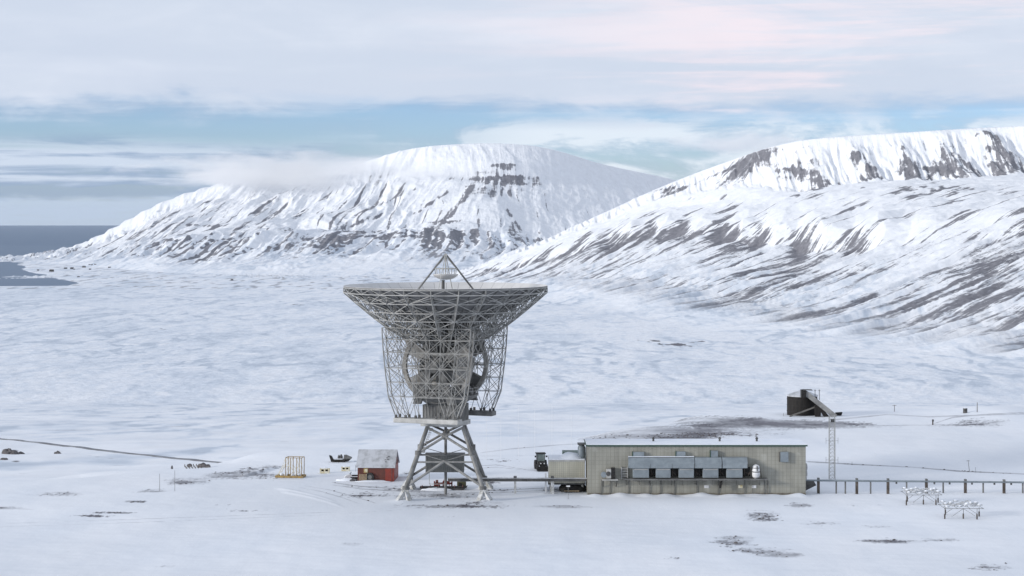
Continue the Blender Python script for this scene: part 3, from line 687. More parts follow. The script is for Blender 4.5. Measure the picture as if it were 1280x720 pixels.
def cladding(name, c, pitch):
    """coated sheet: seams every pitch metres, faint rows of fixings, rain streaks"""
    m = bpy.data.materials.new(name); m.use_nodes = True; nt = m.node_tree; N = nt.nodes; L = nt.links; b = N['Principled BSDF']
    b.inputs['Roughness'].default_value = .55
    tc = N.new('ShaderNodeTexCoord'); sx = N.new('ShaderNodeSeparateXYZ'); L.new(tc.outputs['Object'], sx.inputs[0])
    def M(op, a, v=None):
        n = N.new('ShaderNodeMath'); n.operation = op
        for i, w in enumerate((a, v)):
            if w is None: continue
            if isinstance(w, (int, float)): n.inputs[i].default_value = w
            else: L.new(w, n.inputs[i])
        return n.outputs[0]
    ax = M('ADD', sx.outputs[0], sx.outputs[1])
    def seam(v, p, w):
        f = M('FRACT', M('DIVIDE', v, p)); return M('LESS_THAN', f, w/p)
    s1 = seam(ax, pitch, .07); s2 = seam(sx.outputs[2], pitch*1.0, .05)
    mp = N.new('ShaderNodeMapping'); mp.inputs['Scale'].default_value = (1.2,1.2,.16)
    n = N.new('ShaderNodeTexNoise'); n.inputs['Scale'].default_value = 1.0; n.inputs['Detail'].default_value = 6
    L.new(tc.outputs['Object'], mp.inputs[0]); L.new(mp.outputs[0], n.inputs['Vector'])
    n2 = N.new('ShaderNodeTexNoise'); n2.inputs['Scale'].default_value = .3; n2.inputs['Detail'].default_value = 5; L.new(tc.outputs['Object'], n2.inputs['Vector'])
    r = N.new('ShaderNodeValToRGB'); e = r.color_ramp.elements
    e[0].position = .32; e[0].color = (*[v*.76 for v in c], 1); e[1].position = .62; e[1].color = (*[v*1.12 for v in c], 1)
    L.new(M('MULTIPLY', M('ADD', n.outputs['Fac'], n2.outputs['Fac']), .5), r.inputs[0])
    mx = N.new('ShaderNodeMix'); mx.data_type = 'RGBA'; L.new(M('MULTIPLY', M('MAXIMUM', s1, M('MULTIPLY', s2, .8)), .38), mx.inputs[0])
    L.new(r.outputs[0], mx.inputs[6]); mx.inputs[7].default_value = (*[v*.35 for v in c], 1)
    # snow and rime clinging in blotches
    n3 = N.new('ShaderNodeTexNoise'); n3.inputs['Scale'].default_value = .45; n3.inputs['Detail'].default_value = 5
    mp3 = N.new('ShaderNodeMapping'); mp3.inputs['Location'].default_value = (7,3,1); L.new(tc.outputs['Object'], mp3.inputs[0]); L.new(mp3.outputs[0], n3.inputs['Vector'])
    mr = N.new('ShaderNodeMapRange'); mr.inputs[1].default_value = .60; mr.inputs[2].default_value = .78; mr.inputs[4].default_value = .45; L.new(n3.outputs['Fac'], mr.inputs[0])
    m2 = N.new('ShaderNodeMix'); m2.data_type = 'RGBA'; L.new(mr.outputs[0], m2.inputs[0]); L.new(mx.outputs[2], m2.inputs[6]); m2.inputs[7].default_value = (.62,.62,.58,1)
    L.new(m2.outputs[2], b.inputs['Base Color'])
    bp = N.new('ShaderNodeBump'); bp.inputs['Strength'].default_value = .5; bp.inputs['Distance'].default_value = .04; bp.invert = True
    L.new(s1, bp.inputs['Height']); L.new(bp.outputs[0], b.inputs['Normal'])
    return m

# ------------------------------------------------------------------ the dish antenna
YAW = math.radians(-21)
def surf(r): return 27.1+r*r*5.8/256
LOW = [(16,31.85),(14.4,30.45),(12.7,29.0),(11.1,27.7),(9.6,26.55),(8.0,25.5),(6.5,24.6),(4.2,23.8)]
def dish_antenna():
    x0, y0 = -10.4, 301.0
    t = thing('dish_antenna', 'huge white steel radio dish on a braced four-legged tower, pointing straight up', 'antenna', (x0, y0, 0))
    st, sl, sm, sd = G['steel'], G['steel_light'], G['steel_mid'], G['steel_dark']
    # reflector: 48 x 9 sheet panels with narrow gaps, 6 cm thick
    m = MB(YAW); rr = [1.2, 3.0, 4.8, 6.6, 8.4, 10.2, 11.9, 13.4, 14.8, 16.0]
    for j in range(len(rr)-1):
        nn = 48 if j > 1 else 24
        for k in range(nn):
            g = .025; a0 = 2*PI*k/nn+g/rr[j+1]; a1 = 2*PI*(k+1)/nn-g/rr[j+1]; r0, r1 = rr[j]+g, rr[j+1]-g
            q = []
            for dz in (0, -.04):
                for (r, a) in ((r0,a0),(r1,a0),(r1,a1),(r0,a1)): q.append((r*math.cos(a), r*math.sin(a), surf(r)+dz))
            m._a(q, [(0,1,2,3),(7,6,5,4),(0,4,5,1),(1,5,6,2),(2,6,7,3),(3,7,4,0)])
    m.build('reflector', G['panel'], t)
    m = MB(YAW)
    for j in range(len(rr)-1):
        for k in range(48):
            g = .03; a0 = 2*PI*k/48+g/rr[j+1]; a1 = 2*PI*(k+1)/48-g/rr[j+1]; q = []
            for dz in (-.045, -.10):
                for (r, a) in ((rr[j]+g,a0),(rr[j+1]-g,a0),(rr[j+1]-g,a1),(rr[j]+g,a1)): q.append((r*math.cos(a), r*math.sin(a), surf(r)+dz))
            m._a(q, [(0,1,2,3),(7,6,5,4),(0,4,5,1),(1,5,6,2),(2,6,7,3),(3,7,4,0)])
    m.build('shade_sheet', G['back'], t)  # added dark layer, coloured for the shade under the reflector
    m = MB(YAW)
    for k in range(48):
        a = 2*PI*k/48; c, s_ = math.cos(a), math.sin(a)
        rs = [4.2, 7, 10, 13, 15.9]
        for r0, r1 in zip(rs[:-1], rs[1:]):
            m.bar((r0*c, r0*s_, surf(r0)-.20), (r1*c, r1*s_, surf(r1)-.20), .10, .24)
    m.build_each('panel_rib', G['panel_rib'], t, 4)
    m = MB(YAW)
    for r in (6.6, 10.2, 13.4, 15.95):
        for k in range(48):
            a, b = 2*PI*k/48, 2*PI*(k+1)/48
            m.bar((r*math.cos(a), r*math.sin(a), surf(r)-.22), (r*math.cos(b), r*math.sin(b), surf(r)-.22), .10, .2)
    m.build_each('panel_ring', st, t, 48)
    # 24 radial trusses
    def P(k, r, z): a = 2*PI*k/24; return (r*math.cos(a), r*math.sin(a), z)
    for k in range(24):
        m = MB(YAW)
        for i, (r, z) in enumerate(LOW):
            u = surf(r)-.35
            m.tube(P(k, r, u), P(k, r, z), .062, 5)
            if i+1 < len(LOW):
                r2, z2 = LOW[i+1]; u2 = surf(r2)-.35
                m.tube(P(k, r, u), P(k, r2, u2), .085, 5); m.tube(P(k, r, z), P(k, r2, z2), .095, 6)
                m.tube(P(k, r, u), P(k, r2, z2), .055, 5)
                if i > 2: m.tube(P(k, r, z), P(k, r2, u2), .05, 5)
        m.build('radial_truss', st, t)
    for i, (r, z) in enumerate(LOW):
        m = MB(YAW)
        for k in range(24):
            m.tube(P(k, r, z), P(k+1, r, z), .07, 5)
        m.build('hoop', sl if i < 4 else st, t)
        if i in (3, 5):
            m = MB(YAW)
            for k in range(24): m.tube(P(k, r, (z+surf(r))/2), P(k+1, r, (z+surf(r))/2), .045, 4)
            m.build('middle_hoop', sm, t)
    m = MB(YAW)
    for i in range(len(LOW)-1):
        (r, z), (r2, z2) = LOW[i], LOW[i+1]
        for k in range(24):
            if (i+k) % 2: m.tube(P(k, r, z), P(k+1, r2, z2), .05, 4)
            else: m.tube(P(k+1, r, z), P(k, r2, z2), .05, 4)
        if i in (1, 3, 5):
            for k in range(24):
                m.tube(P(k, r, surf(r)-.35), P(k+1, r, z), .045, 4); m.tube(P(k+1, r, surf(r)-.35), P(k, r, z), .045, 4)
    for k in range(24):      # zigzag round the rim
        m.tube(P(k, 16, 31.85), P(k+.5, 15.95, surf(16)-.3), .045, 4); m.tube(P(k+.5, 15.95, surf(16)-.3), P(k+1, 16, 31.85), .045, 4)
    m.build('diagonal_bracing', sl, t)
    # central hub under the reflector
    m = MB(YAW); m.lathe([(3.1,22.2),(3.4,23.8),(4.1,26.3),(4.2,27.0)], n=28); m.build('hub', G['hub'], t, True)
    m = MB(YAW)
    for k in range(12):
        a = 2*PI*k/12; c, s_ = math.cos(a), math.sin(a); m.tube((3.3*c, 3.3*s_, 22.3), (4.3*c, 4.3*s_, 26.8), .10, 5)
        m.tube((3.3*c, 3.3*s_, 22.3), (6.5*c, 6.5*s_, 24.5), .09, 5)
    m.lathe([(3.25,22.1),(3.55,22.1),(3.55,22.4),(3.25,22.4)], n=28, close=False)
    m.build('hub_frame', st, t)
    # feed and sub-reflector
    m = MB(0); m.lathe([(.62,27.1),(.62,27.9),(.33,28.2),(.27,30.6),(.24,33.6),(.34,33.7)], (-.4,0,0), n=14); m.build('feed_horn', sd, t, True)
    sub = MB(0).lathe([(.05,33.75),(.7,33.80),(1.3,34.0),(1.75,34.28),(1.98,34.52),(1.98,34.64),(1.0,34.66),(.05,34.66)], (0,0,0), n=30).build('subreflector', G['panel'], t, True)
    m = MB(0); rg = 1.75
    for k in range(16):
        a, b = 2*PI*k/16, 2*PI*(k+1)/16; m.tube((rg*math.cos(a), rg*math.sin(a), 35.5), (rg*math.cos(b), rg*math.sin(b), 35.5), .07, 5)
    for k in range(8):
        a = 2*PI*(k+.3)/8; m.tube((rg*math.cos(a), rg*math.sin(a), 35.5), (1.6*math.cos(a), 1.6*math.sin(a), 34.64), .06, 5)
    m.tube((0,0,34.66),(0,0,37.2),.10,6)
    for k in range(2):
        a = .3+PI*k; m.tube((rg*math.cos(a), rg*math.sin(a), 35.5), (.15*math.cos(a), .15*math.sin(a), 37.2), .05, 5); m.tube((rg*math.cos(a), rg*math.sin(a), 35.5), (0, 0, 35.5), .06, 5)
    m.build('subreflector_frame', sl, t)
    for k, (dx, dy) in enumerate(((-7.3,-1.6),(7.3,1.4),(1.5,7.3),(-1.7,-7.2))):
        r = math.hypot(dx, dy); z = surf(r)
        m = MB(0); a = Vector((dx, dy, z)); b = Vector((dx*.02, dy*.02, 37.6)); m.tube(a, b, .14 if k < 2 else .07, 6)
        if k < 2:
            off = Vector((-dy, dx, 0)).normalized()*.42
            m.tube(a+off, b, .08, 5)
            for q in range(9): u = q/9; m.tube(a.lerp(b, u)+off*(1-u)*(q % 2), a.lerp(b, u+.1)+off*(1-u-.1)*((q+1) % 2), .035, 4)
        m.build('strut', sm if k < 2 else sl, t)
    MB(0).box(-.22,.22,-.22,.22,37.2,37.85).build('strut_cap', sl, t)
    # elevation structure: two big geared wheels with spokes
    zc = 20.5
    for sy in (-3.3, 3.3):
        m = MB(YAW); ro, ri, w = 5.85, 5.2, .28; n = 44; a0, a1 = math.radians(-222), math.radians(42)
        for k in range(n):
            q = []
            for a in (a0+(a1-a0)*k/n, a0+(a1-a0)*(k+1)/n):
                for (r, y) in ((ri,sy-w),(ro,sy-w),(ro,sy+w),(ri,sy+w)): q.append((r*math.cos(a), y, zc+r*math.sin(a)))
            m._a(q, [(0,4,5,1),(1,5,6,2),(2,6,7,3),(3,7,4,0)]+([(0,1,2,3)] if k == 0 else [])+([(7,6,5,4)] if k == n-1 else []))
        w_ = m.build('elevation_wheel', G['wheel'], t)
        m = MB(YAW)
        for k in range(11):
            a = math.radians(-200+220*k/10); m.bar((.8*math.cos(a), sy, zc+.8*math.sin(a)), (5.2*math.cos(a), sy, zc+5.2*math.sin(a)), .22, .26, (0,1,0))
        for rq in (3.4,):
            for k in range(10):
                a, b = math.radians(-200+22*k), math.radians(-178+22*k)
                m.bar((rq*math.cos(a), sy, zc+rq*math.sin(a)), (rq*math.cos(b), sy, zc+rq*math.sin(b)), .2, .22, (0,1,0))
        m.build_each('spoke', G['wheel'], w_)
        MB(YAW).lathe([(.2,-.55),(1.35,-.55),(1.35,.55),(.2,.55)], (0, sy, zc), 24, 'y').build('bearing', sm, t, True)
        # gusset plates that carry the wheel from the hub frame
        for sx_ in (-1, 1):
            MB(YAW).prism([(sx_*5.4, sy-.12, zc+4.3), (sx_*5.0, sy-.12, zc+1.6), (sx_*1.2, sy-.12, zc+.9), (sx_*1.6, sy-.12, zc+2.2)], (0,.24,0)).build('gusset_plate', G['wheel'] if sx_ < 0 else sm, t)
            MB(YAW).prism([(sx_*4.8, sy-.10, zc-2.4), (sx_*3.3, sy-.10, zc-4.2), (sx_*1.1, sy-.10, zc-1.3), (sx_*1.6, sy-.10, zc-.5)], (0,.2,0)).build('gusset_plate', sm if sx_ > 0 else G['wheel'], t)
    # receiver cabin between the wheels
    cb = MB(YAW).box(-3.1,3.1,-2.7,2.7,18.0,22.0).build('receiver_cabin', G['wheel'], t, bevel=.05)
    m = MB(YAW)
    for xx in (-2.2,-.4,1.5): m.box(xx-.5,xx+.5,-2.76,-2.705,20.2,21.4)
    for xx in (-1.3,.7): m.box(xx-.45,xx+.45,-2.76,-2.705,18.4,19.5)
    m.build('window', sd, cb)
    m = MB(YAW)
    for zz in (18.0, 19.85, 21.9): m.box(-3.3,3.3,-2.95,-2.77,zz,zz+.22)
    for xx in (-3.2,-1.3,.6,2.6): m.box(xx,xx+.18,-2.97,-2.78,18.2,21.9)
    m.build('cabin_frame', sl, cb)
    # yoke arms carrying the axle
    for sy in (-4.4, 4.4):
        for sx_ in (-1, 1):
            MB(YAW).prism([(sx_*3.6, sy-.3, 14.6), (sx_*2.3, sy-.3, 14.6), (sx_*.2, sy-.3, zc-.2), (sx_*1.1, sy-.3, zc+.5)], (0,.6,0)).build('yoke_arm', sm, t)
        MB(YAW).box(-2.4,2.4,sy-.25,sy+.25,17.0,17.6).build('yoke_beam', sm, t)
        m = MB(YAW); m.lathe([(.2,-.35),(1.0,-.35),(1.0,.35),(.2,.35)], (0, sy+(.7 if sy > 0 else -.7), zc), 20, 'y'); m.build('axle_cap', sm, t, True)
    # round platform and machinery under the wheels
    m = MB(YAW); m.lathe([(2.9,14.3),(3.8,14.9),(5.0,15.5),(5.2,15.9),(4.4,16.0),(4.4,16.6),(3.2,16.7)], n=28); m.build('turntable', sm, t, True)
    m = MB(YAW)
    for k in range(28):
        a, b = 2*PI*k/28, 2*PI*(k+1)/28
        for zz in (16.5, 17.0): m.tube((5.1*math.cos(a), 5.1*math.sin(a), zz), (5.1*math.cos(b), 5.1*math.sin(b), zz), .03, 4)
        m.tube((5.1*math.cos(a), 5.1*math.sin(a), 15.9), (5.1*math.cos(a), 5.1*math.sin(a), 17.0), .03, 4)
    m.build('railing', sl, t)
    for (xx, yy, w, h) in ((-3.4,-3.4,.9,1.5),(3.5,-3.2,1.1,1.9),(2.9,3.2,1,1.4),(-1.8,-4.2,.6,.9),(4.1,-.6,.7,1.3)):
        MB(YAW).box(xx-w/2,xx+w/2,yy-w/2,yy+w/2,15.95,15.95+h).build('drive_motor', sd if xx > 0 else sm, t, bevel=.06)
    ab = MB(YAW).box(-2.75,2.75,-2.75,2.75,11.75,14.35).build('azimuth_house', sm, t)
    m = MB(YAW)
    for k in range(11): m.box(-2.7+.52*k,-2.62+.52*k,-2.84,-2.75,11.8,14.3); m.box(2.75,2.84,-2.7+.52*k,-2.62+.52*k,11.8,14.3)
    m.box(-.2,.2,-2.98,-2.845,11.7,13.2)
    m.build('wall_stiffener', st, ab)
    m = MB(YAW)
    for (a, b, c, d) in ((-3,3,-3,-2.5),(-3,3,2.5,3),(-3,-2.5,-2.5,2.5),(2.5,3,-2.5,2.5)): m.box(a,b,c,d,11.0,11.74)
    m.build('ring_beam', sl, t, bevel=.04)
    # lattice side frames with counterweights
    lev = [(12.75,5.0),(15.9,6.3),(18.1,6.6),(20.3,6.9),(22.7,7.15),(24.7,7.3),(26.5,7.4)]
    for side in (-1, 1):
        m = MB(YAW); nb = 6
        def Q(i, j, y): z, a = lev[i]; return (-a+2*a*j/nb, y, z)
        ya, yb = side*6.35, side*7.75
        for i in range(len(lev)):
            for y in (ya, yb):
                if i > 0:
                    for j in range(nb): m.tube(Q(i,j,y), Q(i,j+1,y), .055, 4)
            for j in range(nb+1):
                if i > 0: m.tube(Q(i,j,ya), Q(i,j,yb), .045, 4)
                if i+1 < len(lev):
                    mid = j in (2, 3, 4) and i < 1
                    for y in (ya, yb):
                        if not mid or j == 2: m.tube(Q(i,j,y), Q(i+1,j,y), .10 if j in (0, nb) else .06, 5)
                        if j < nb and not (i < 1 and j in (2,3)):
                            if (i+j) % 2: m.tube(Q(i,j,y), Q(i+1,j+1,y), .05, 4)
                            else: m.tube(Q(i,j+1,y), Q(i+1,j,y), .05, 4)
                            if j in (0, nb-1) or i in (1, 3): m.tube(Q(i,j,y) if not (i+j) % 2 else Q(i,j+1,y), Q(i+1,j+1,y) if not (i+j) % 2 else Q(i+1,j,y), .045, 4)
                    m.tube(Q(i,j,ya), Q(i+1,j,yb), .045, 4)
        # long arms fanning from the axle level to the dish
        for j in (1, 3, 5):
            m.tube(Q(2,3,ya), Q(5,j,ya), .07, 5)
        m.tube(Q(3,0,ya), Q(1,3,ya), .06, 5); m.tube(Q(3,nb,ya), Q(1,3,ya), .06, 5)
        m.build('lattice_frame', st, t)
        cw = MB(YAW).box(-5.4,5.4,side*7.05-.95,side*7.05+.95,11.95,12.7).build('counterweight', sl if side < 0 else sm, t, bevel=.12)  # back counterweight in darker steel, standing in for the shade on it
        m = MB(YAW)
        for xx in (-5,-3.4,-1.7,1.7,3.4,5):
            for y in (ya, yb): m.box(xx-.16,xx+.16,y-.16,y+.16,12.7,13.15)
        m.build_each('bracket', sd, cw)
    for sx_ in (-1, 1):
        m = MB(YAW)
        for i in (3, 4, 5):
            z, a = lev[i]; z2, a2 = lev[i+1]; ys = [-6.35,-4.2,-2.1,0,2.1,4.2,6.35]
            for q in range(6):
                m.tube((sx_*a, ys[q], z), (sx_*a, ys[q+1], z), .055, 4)
                m.tube((sx_*a, ys[q], z), (sx_*a2, ys[q+1], z2), .05, 4); m.tube((sx_*a, ys[q+1], z), (sx_*a2, ys[q], z2), .05, 4)
        m.build('cross_frame', st, t)
    m = MB(YAW)
    for k in range(24):     # ties from the top of the frames to the lower hoops
        if k % 2 == 0:
            a = 2*PI*k/24; x_, y_ = 9.6*math.cos(a), 9.6*math.sin(a)
            m.tube((x_, y_, 26.55), (max(-7.2, min(7.2, x_*.75)), max(-6.35, min(6.35, y_)), 24.7), .055, 4)
            m.tube((x_, y_, 26.55), (max(-6.9, min(6.9, x_*.6)), max(-6.35, min(6.35, y_*.8)), 22.7), .05, 4)
    m.build_each('tie_rod', st, t, 2)
    # four-legged tower
    B, T, zt, zb = 6.0, 2.75, 11.0, 1.7
    def leg(sx_, sy, z): u = (z-zb)/(zt-zb); r = B+(T-B)*u; return Vector((sx_*r, sy*r, z))
    for sx_ in (-1, 1):
        for sy in (-1, 1):
            lg = MB(0).tube(leg(sx_, sy, zb), leg(sx_, sy, zt), .36, 12, .30).build('leg', G['leg'], t, True)
            m = MB(0); p = leg(sx_, sy, 7.1); m.tube(p-Vector((0,0,.35)), p+Vector((0,0,.35)), .50, 12); p = leg(sx_, sy, 1.9); m.tube(p-Vector((0,0,.3)), p+Vector((0,0,.3)), .52, 12)
            m.build('flange', sm, lg, True)
            f = MB(0); top = leg(sx_, sy, 1.75)
            for (dx, dy) in ((-1.05,-1.0),(1.05,-1.0),(-1.05,1.0),(1.05,1.0)):
                f.bar(top, (top.x+dx+sx_*.3, top.y+dy+sy*.3, -.3), .60, .55)
            f.box(top.x-.5,top.x+.5,top.y-.5,top.y+.5,1.25,1.7)
            f.build('foot', G['concrete'], t)
            MB(0).box(top.x+sx_*.3-1.5,top.x+sx_*.3+1.5,top.y+sy*.3-1.45,top.y+sy*.3+1.45,-.6,.05).build('footing', G['concrete'], t, bevel=.1)
    for (ax, sg) in ((0,-1),(0,1),(1,-1),(1,1)):
        def C(u, z):
            r = B+(T-B)*(z-zb)/(zt-zb)
            return Vector((u*r, sg*r, z)) if ax == 0 else Vector((sg*r, u*r, z))
        m = MB(0); cr = C(0, 9.55)
        for u in (-1, 1):
            m.tube(C(u, 10.9), cr, .20, 8); m.tube(cr, C(u, 7.1), .20, 8); m.tube(C(0, 5.9), C(u, 2.1), .20, 8); m.tube(C(u, 7.1), C(0, 5.9), .05, 5)
        m.tube(C(-1, 5.75), C(1, 5.75), .15, 8)
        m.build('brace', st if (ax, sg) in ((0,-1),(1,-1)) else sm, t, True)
        m = MB(0); c2 = Vector((0, sg*.12, 0)) if ax == 0 else Vector((sg*.12, 0, 0))
        m.tube(cr-c2, cr+c2, .55, 10); m.build('node_plate', sm, t)
    MB(0).tube((0,0,.1),(0,0,11),.22,10).build('cable_riser', sm, t, True)
    MB(0).box(-3.1,2.9,-1.4,1.4,3.75,6.35).build('equipment_container', G['duct_dark'], t)
    m = MB(0)
    for k in range(20): m.box(-3.0+.3*k,-2.92+.3*k,-1.5,-1.405,3.8,6.3)
    m.box(-3.2,3.0,-1.6,1.5,6.352,6.5)
    m.build('container_rib', sm, t)
    m = MB(0)    # stairs from the container up to the tower head, with landings
    m.box(-4.2,-3.2,-2.2,2.2,6.9,7.0); m.tube((-2.5,-1.6,3.75),(-2.5,-1.6,1.9),.05,5); m.tube((-2.5,-1.6,1.95),(0,-1.6,1.95),.05,5)
    for k in range(12):
        z = 7.0+.33*k; x_ = -3.6+.12*k; m.box(x_-.1,x_+.35,-2.4,-1.7,z,z+.05)
    for (a, b) in (((-3.7,-2.4,7.9),(-2.2,-2.4,11.6)), ((-3.7,-1.7,7.9),(-2.2,-1.7,11.6)), ((-3.7,-2.4,7),(-2.2,-2.4,10.7))): m.tube(a, b, .035, 4)
    for k in range(5): m.tube((-4.2+.25*k,-2.2,7),(-4.2+.25*k,-2.2,8),.03,4)
    m.tube((-4.2,-2.2,8),(-3.2,-2.2,8),.03,4)
    m.build('stairway', sl, t)
    return t

# ------------------------------------------------------------------ things under and around the dish
def wheel(parent, x, y, z, r, w, name='wheel'):
    tw = MB(0).lathe([(r*.55,-w/2),(r*.93,-w/2),(r,-w*.3),(r,w*.3),(r*.93,w/2),(r*.55,w/2)], (x,y,z), 22, 'x', False).build(name, G['rubber'], parent, True)
    MB(0).lathe([(.05,-w*.32),(r*.56,-w*.36),(r*.56,w*.36),(.05,w*.32)], (x,y,z), 18, 'x').build('rim', G['steel_mid'], tw, True)
    return tw
def small_yard():
    x, y, z = flat(553, 612)
    t = thing('sledge', 'long low dark sledge with snow along it between the feet of the dish tower', 'sledge', (x, y, z+.02))
    MB(0).box(-3.6,3.6,-.8,.8,.32,.46).build('deck', G['dark_wood'], t); m = MB(0)
    for k in range(6): m.box(-3.3+1.3*k,-3.2+1.3*k,-.9,.9,.462,.60)
    m.build('cross_bar', G['red'], t)
    for s_ in (-1, 1):
        m = MB(0); m.box(-3.5,3.4,s_*.6-.08,s_*.6+.08,0,.3); m.bar((3.35,s_*.6,.1),(4.0,s_*.6,.55),.12,.1); m.build('runner', G['steel_dark'], t)
    MB(0).lump((-.8,-1.0,.05),(2.6,.6,.35),3,14,6).build('snow_bank', G['snow'], t, True)
    x, y, z = flat(554, 609)
    t = thing('winch_frame', 'bright red winch frame standing behind the low sledge under the dish', 'winch', (x, y, z))
    m = MB(0)
    for a in (-1.4, 0, 1.4): m.box(a-.1,a+.1,-.4,-.25,0,.95); m.box(a-.1,a+.1,.25,.4,0,.95)
    m.box(-1.5,1.5,-.4,-.24,.5,.72); m.box(-1.5,1.5,.24,.4,.5,.72); m.box(-1.5,-.5,-.38,.38,.1,.45)
    m.build('frame', G['bright_red'], t)
    MB(0).lathe([(.1,-.5),(.5,-.5),(.5,-.42),(.3,-.42),(.3,.42),(.5,.42),(.5,.5),(.1,.5)], (.55,0,.72), 16, 'x').build('drum', G['bright_red'], t, True)
    MB(0).lathe([(.05,-.2),(.28,-.2),(.28,.2),(.05,.2)], (-1.0,0,.9), 12, 'x').build('motor', G['red'], t, True)
    x, y, z = flat(577, 610)
    t = thing('generator', 'squat olive and black generator box beside the red winch under the dish', 'generator', (x, y, z))
    b = MB(0).box(-.72,.72,-.5,.5,.2,1.05).build('housing', mat('olive_paint', (.10,.10,.05), (.06,.06,.04)), t, bevel=.05)
    MB(0).box(-.45,.1,-.52,-.503,.4,.85).build('grille', G['black'], b); MB(0).box(-.8,.8,-.55,.55,.06,.18).build('skid', G['steel_dark'], t)
    MB(0).tube((.4,0,1.05),(.4,0,1.35),.06,8).build('exhaust', G['steel_mid'], t)
    # red shed
    x, y, z = flat(447, 601.5); rz = math.radians(-3)
    t = thing('red_shed', 'low red timber shed with a snowy grey roof, left of the dish tower', 'shed', (x, y, z), rz)
    m = MB(0); W, Dp, H, R = 6.0, 6.4, 2.5, 4.75
    m.box(0,W,0,Dp,-.3,H); m.prism([(W,0,H),(W,Dp,H),(W,Dp/2,R-.1)], (-.05,0,0)); m.prism([(.05,0,H),(.05,Dp,H),(.05,Dp/2,R-.1)], (-.05,0,0))
    m.build('wall', G['red'], t)
    m = MB(0)
    for k in range(26): m.box(.2*k+.02,.2*k+.06,-.03,-.003,.02,H-.05)
    m.build('board_batten', mat('batten_red', (.17,.052,.042), (.12,.045,.037)), t)
    MB(0).box(4.6,W+.02,-.07,-.033,0,H-.02).build('red_panel', G['bright_red'], t)
    MB(0).box(W+.003,W+.06,.1,Dp-.1,0,H-.02).build('end_panel', G['bright_red'], t)
    ro = MB(0)
    sl = (R-H)/(Dp/2)
    ro.prism([(-.25,-.35,H-.35*sl),(-.25,Dp/2,R),(-.25,Dp/2,R+.14),(-.25,-.35,H-.35*sl+.14)], (W+.5,0,0)); ro.prism([(-.25,Dp+.35,H-.35*sl),(-.25,Dp+.35,H-.35*sl+.14),(-.25,Dp/2,R+.14),(-.25,Dp/2,R)], (W+.5,0,0))
    ro.build('roof', G['dirty_snow'], t)
    m = MB(0)
    for (u, v) in ((4.5,1.1),(4.7,1.5),(4.9,1.2),(4.6,.7),(4.95,1.8)): m.lump((u, v, H+v*sl+.15), (.2,.17,.05), int(u*10), 7, 4)
    m.build_each('bare_patch', G['steel_dark'], t)
    MB(0).box(-.3,-.26,-.36,-.30,H-.9,H+.25).build('downpipe', G['steel_dark'], t)
    MB(0).tube((W-.3,-.06,2.4),(W-.3,-.06,0),.05,6).build('corner_pipe', G['steel_dark'], t)
    d = MB(0).box(1.0,1.75,-.075,-.035,1.35,2.2).build('hatch', G['yellow'], t)
    MB(0).box(1.12,1.63,-.09,-.076,1.5,2.05).build('pane', G['pale_yellow'], d)
    MB(0).lump((2.4,-.55,0),(3.0,.5,.28),8,14,5).build('snow_bank', G['snow'], t, True)
    def shed_pt(a, b): c, s_ = math.cos(rz), math.sin(rz); return (x+a*c-b*s_, y+a*s_+b*c)
    px_, py_ = shed_pt(2.05, -.42)
    t = thing('tyre', 'large black tyre leaning on the front wall of the red shed', 'tyre', (px_, py_, gz(px_, py_)), rz)
    o = MB(0).lathe([(.36,-.16),(.66,-.18),(.74,-.1),(.74,.1),(.66,.18),(.36,.16)], (0,0,.74), 24, 'y', False).build('tread', G['rubber'], t, True)
    o.rotation_euler = (math.radians(-9),0,0)
    o = MB(0).lathe([(.05,-.1),(.37,-.13),(.37,.13),(.05,.1)], (0,0,.74), 16, 'y').build('rim', G['steel_mid'], t, True); o.rotation_euler = (math.radians(-9),0,0)
    px_, py_ = shed_pt(.95, -.5)
    t = thing('wooden_pallet', 'pale wooden pallet propped up beside the tyre at the red shed', 'pallet', (px_, py_, gz(px_, py_)), rz)
    m = MB(0)
    for k in range(6): m.bar((-.65,-.12+.03*k,.12+.2*k),(.65,-.12+.03*k,.12+.2*k),.04,.13,(0,0,1))
    m.build('slat', G['wood'], t); m = MB(0)
    for a in (-.55,0,.55): m.bar((a,-.08,0),(a,.1,1.25),.1,.08)
    m.build_each('bearer', G['wood'], t)
    # snowmobile
    x, y, z = flat(439.5, 599.5)
    t = thing('snowmobile', 'white and black snowmobile parked at the left end of the red shed', 'snowmobile', (x, y, z), math.radians(12))
    m = MB(0); m.prism([(-1.15,-.3,.35),(-.3,-.3,.35),(.1,-.3,.75),(-.25,-.3,.95),(-.85,-.3,.8),(-1.2,-.3,.55)], (0,.6,0)); m.build('cowl', G['white'], t, bevel=.06)
    MB(0).box(.05,1.15,-.2,.2,.55,.78).build('seat', G['rubber'], t, bevel=.06)
    MB(0).prism([(-.35,-.28,.95),(-.05,-.28,1.3),(-.02,-.28,1.28),(-.28,-.28,.9)], (0,.56,0)).build('windscreen', G['glass'], t)
    MB(0).prism([(-.1,-.2,.1),(1.0,-.2,.0),(1.25,-.2,.18),(1.2,-.2,.4),(-.2,-.2,.42)], (0,.4,0)).build('track', G['rubber'], t, bevel=.05)
    for s_ in (-1, 1):
        m = MB(0); m.bar((-1.5,s_*.45,.16),(-1.3,s_*.45,.04),.12,.03); m.bar((-1.3,s_*.45,.04),(-.5,s_*.45,.04),.12,.03); m.tube((-.85,s_*.45,.05),(-.75,s_*.2,.45),.03,5); m.build('ski', G['steel_dark'], t)
    m = MB(0); m.tube((-.2,-.32,1.05),(-.2,.32,1.05),.025,5); m.tube((-.2,0,.8),(-.2,0,1.05),.025,5); m.build('handlebar', G['steel_dark'], t)
    x, y, z = flat(434, 600)
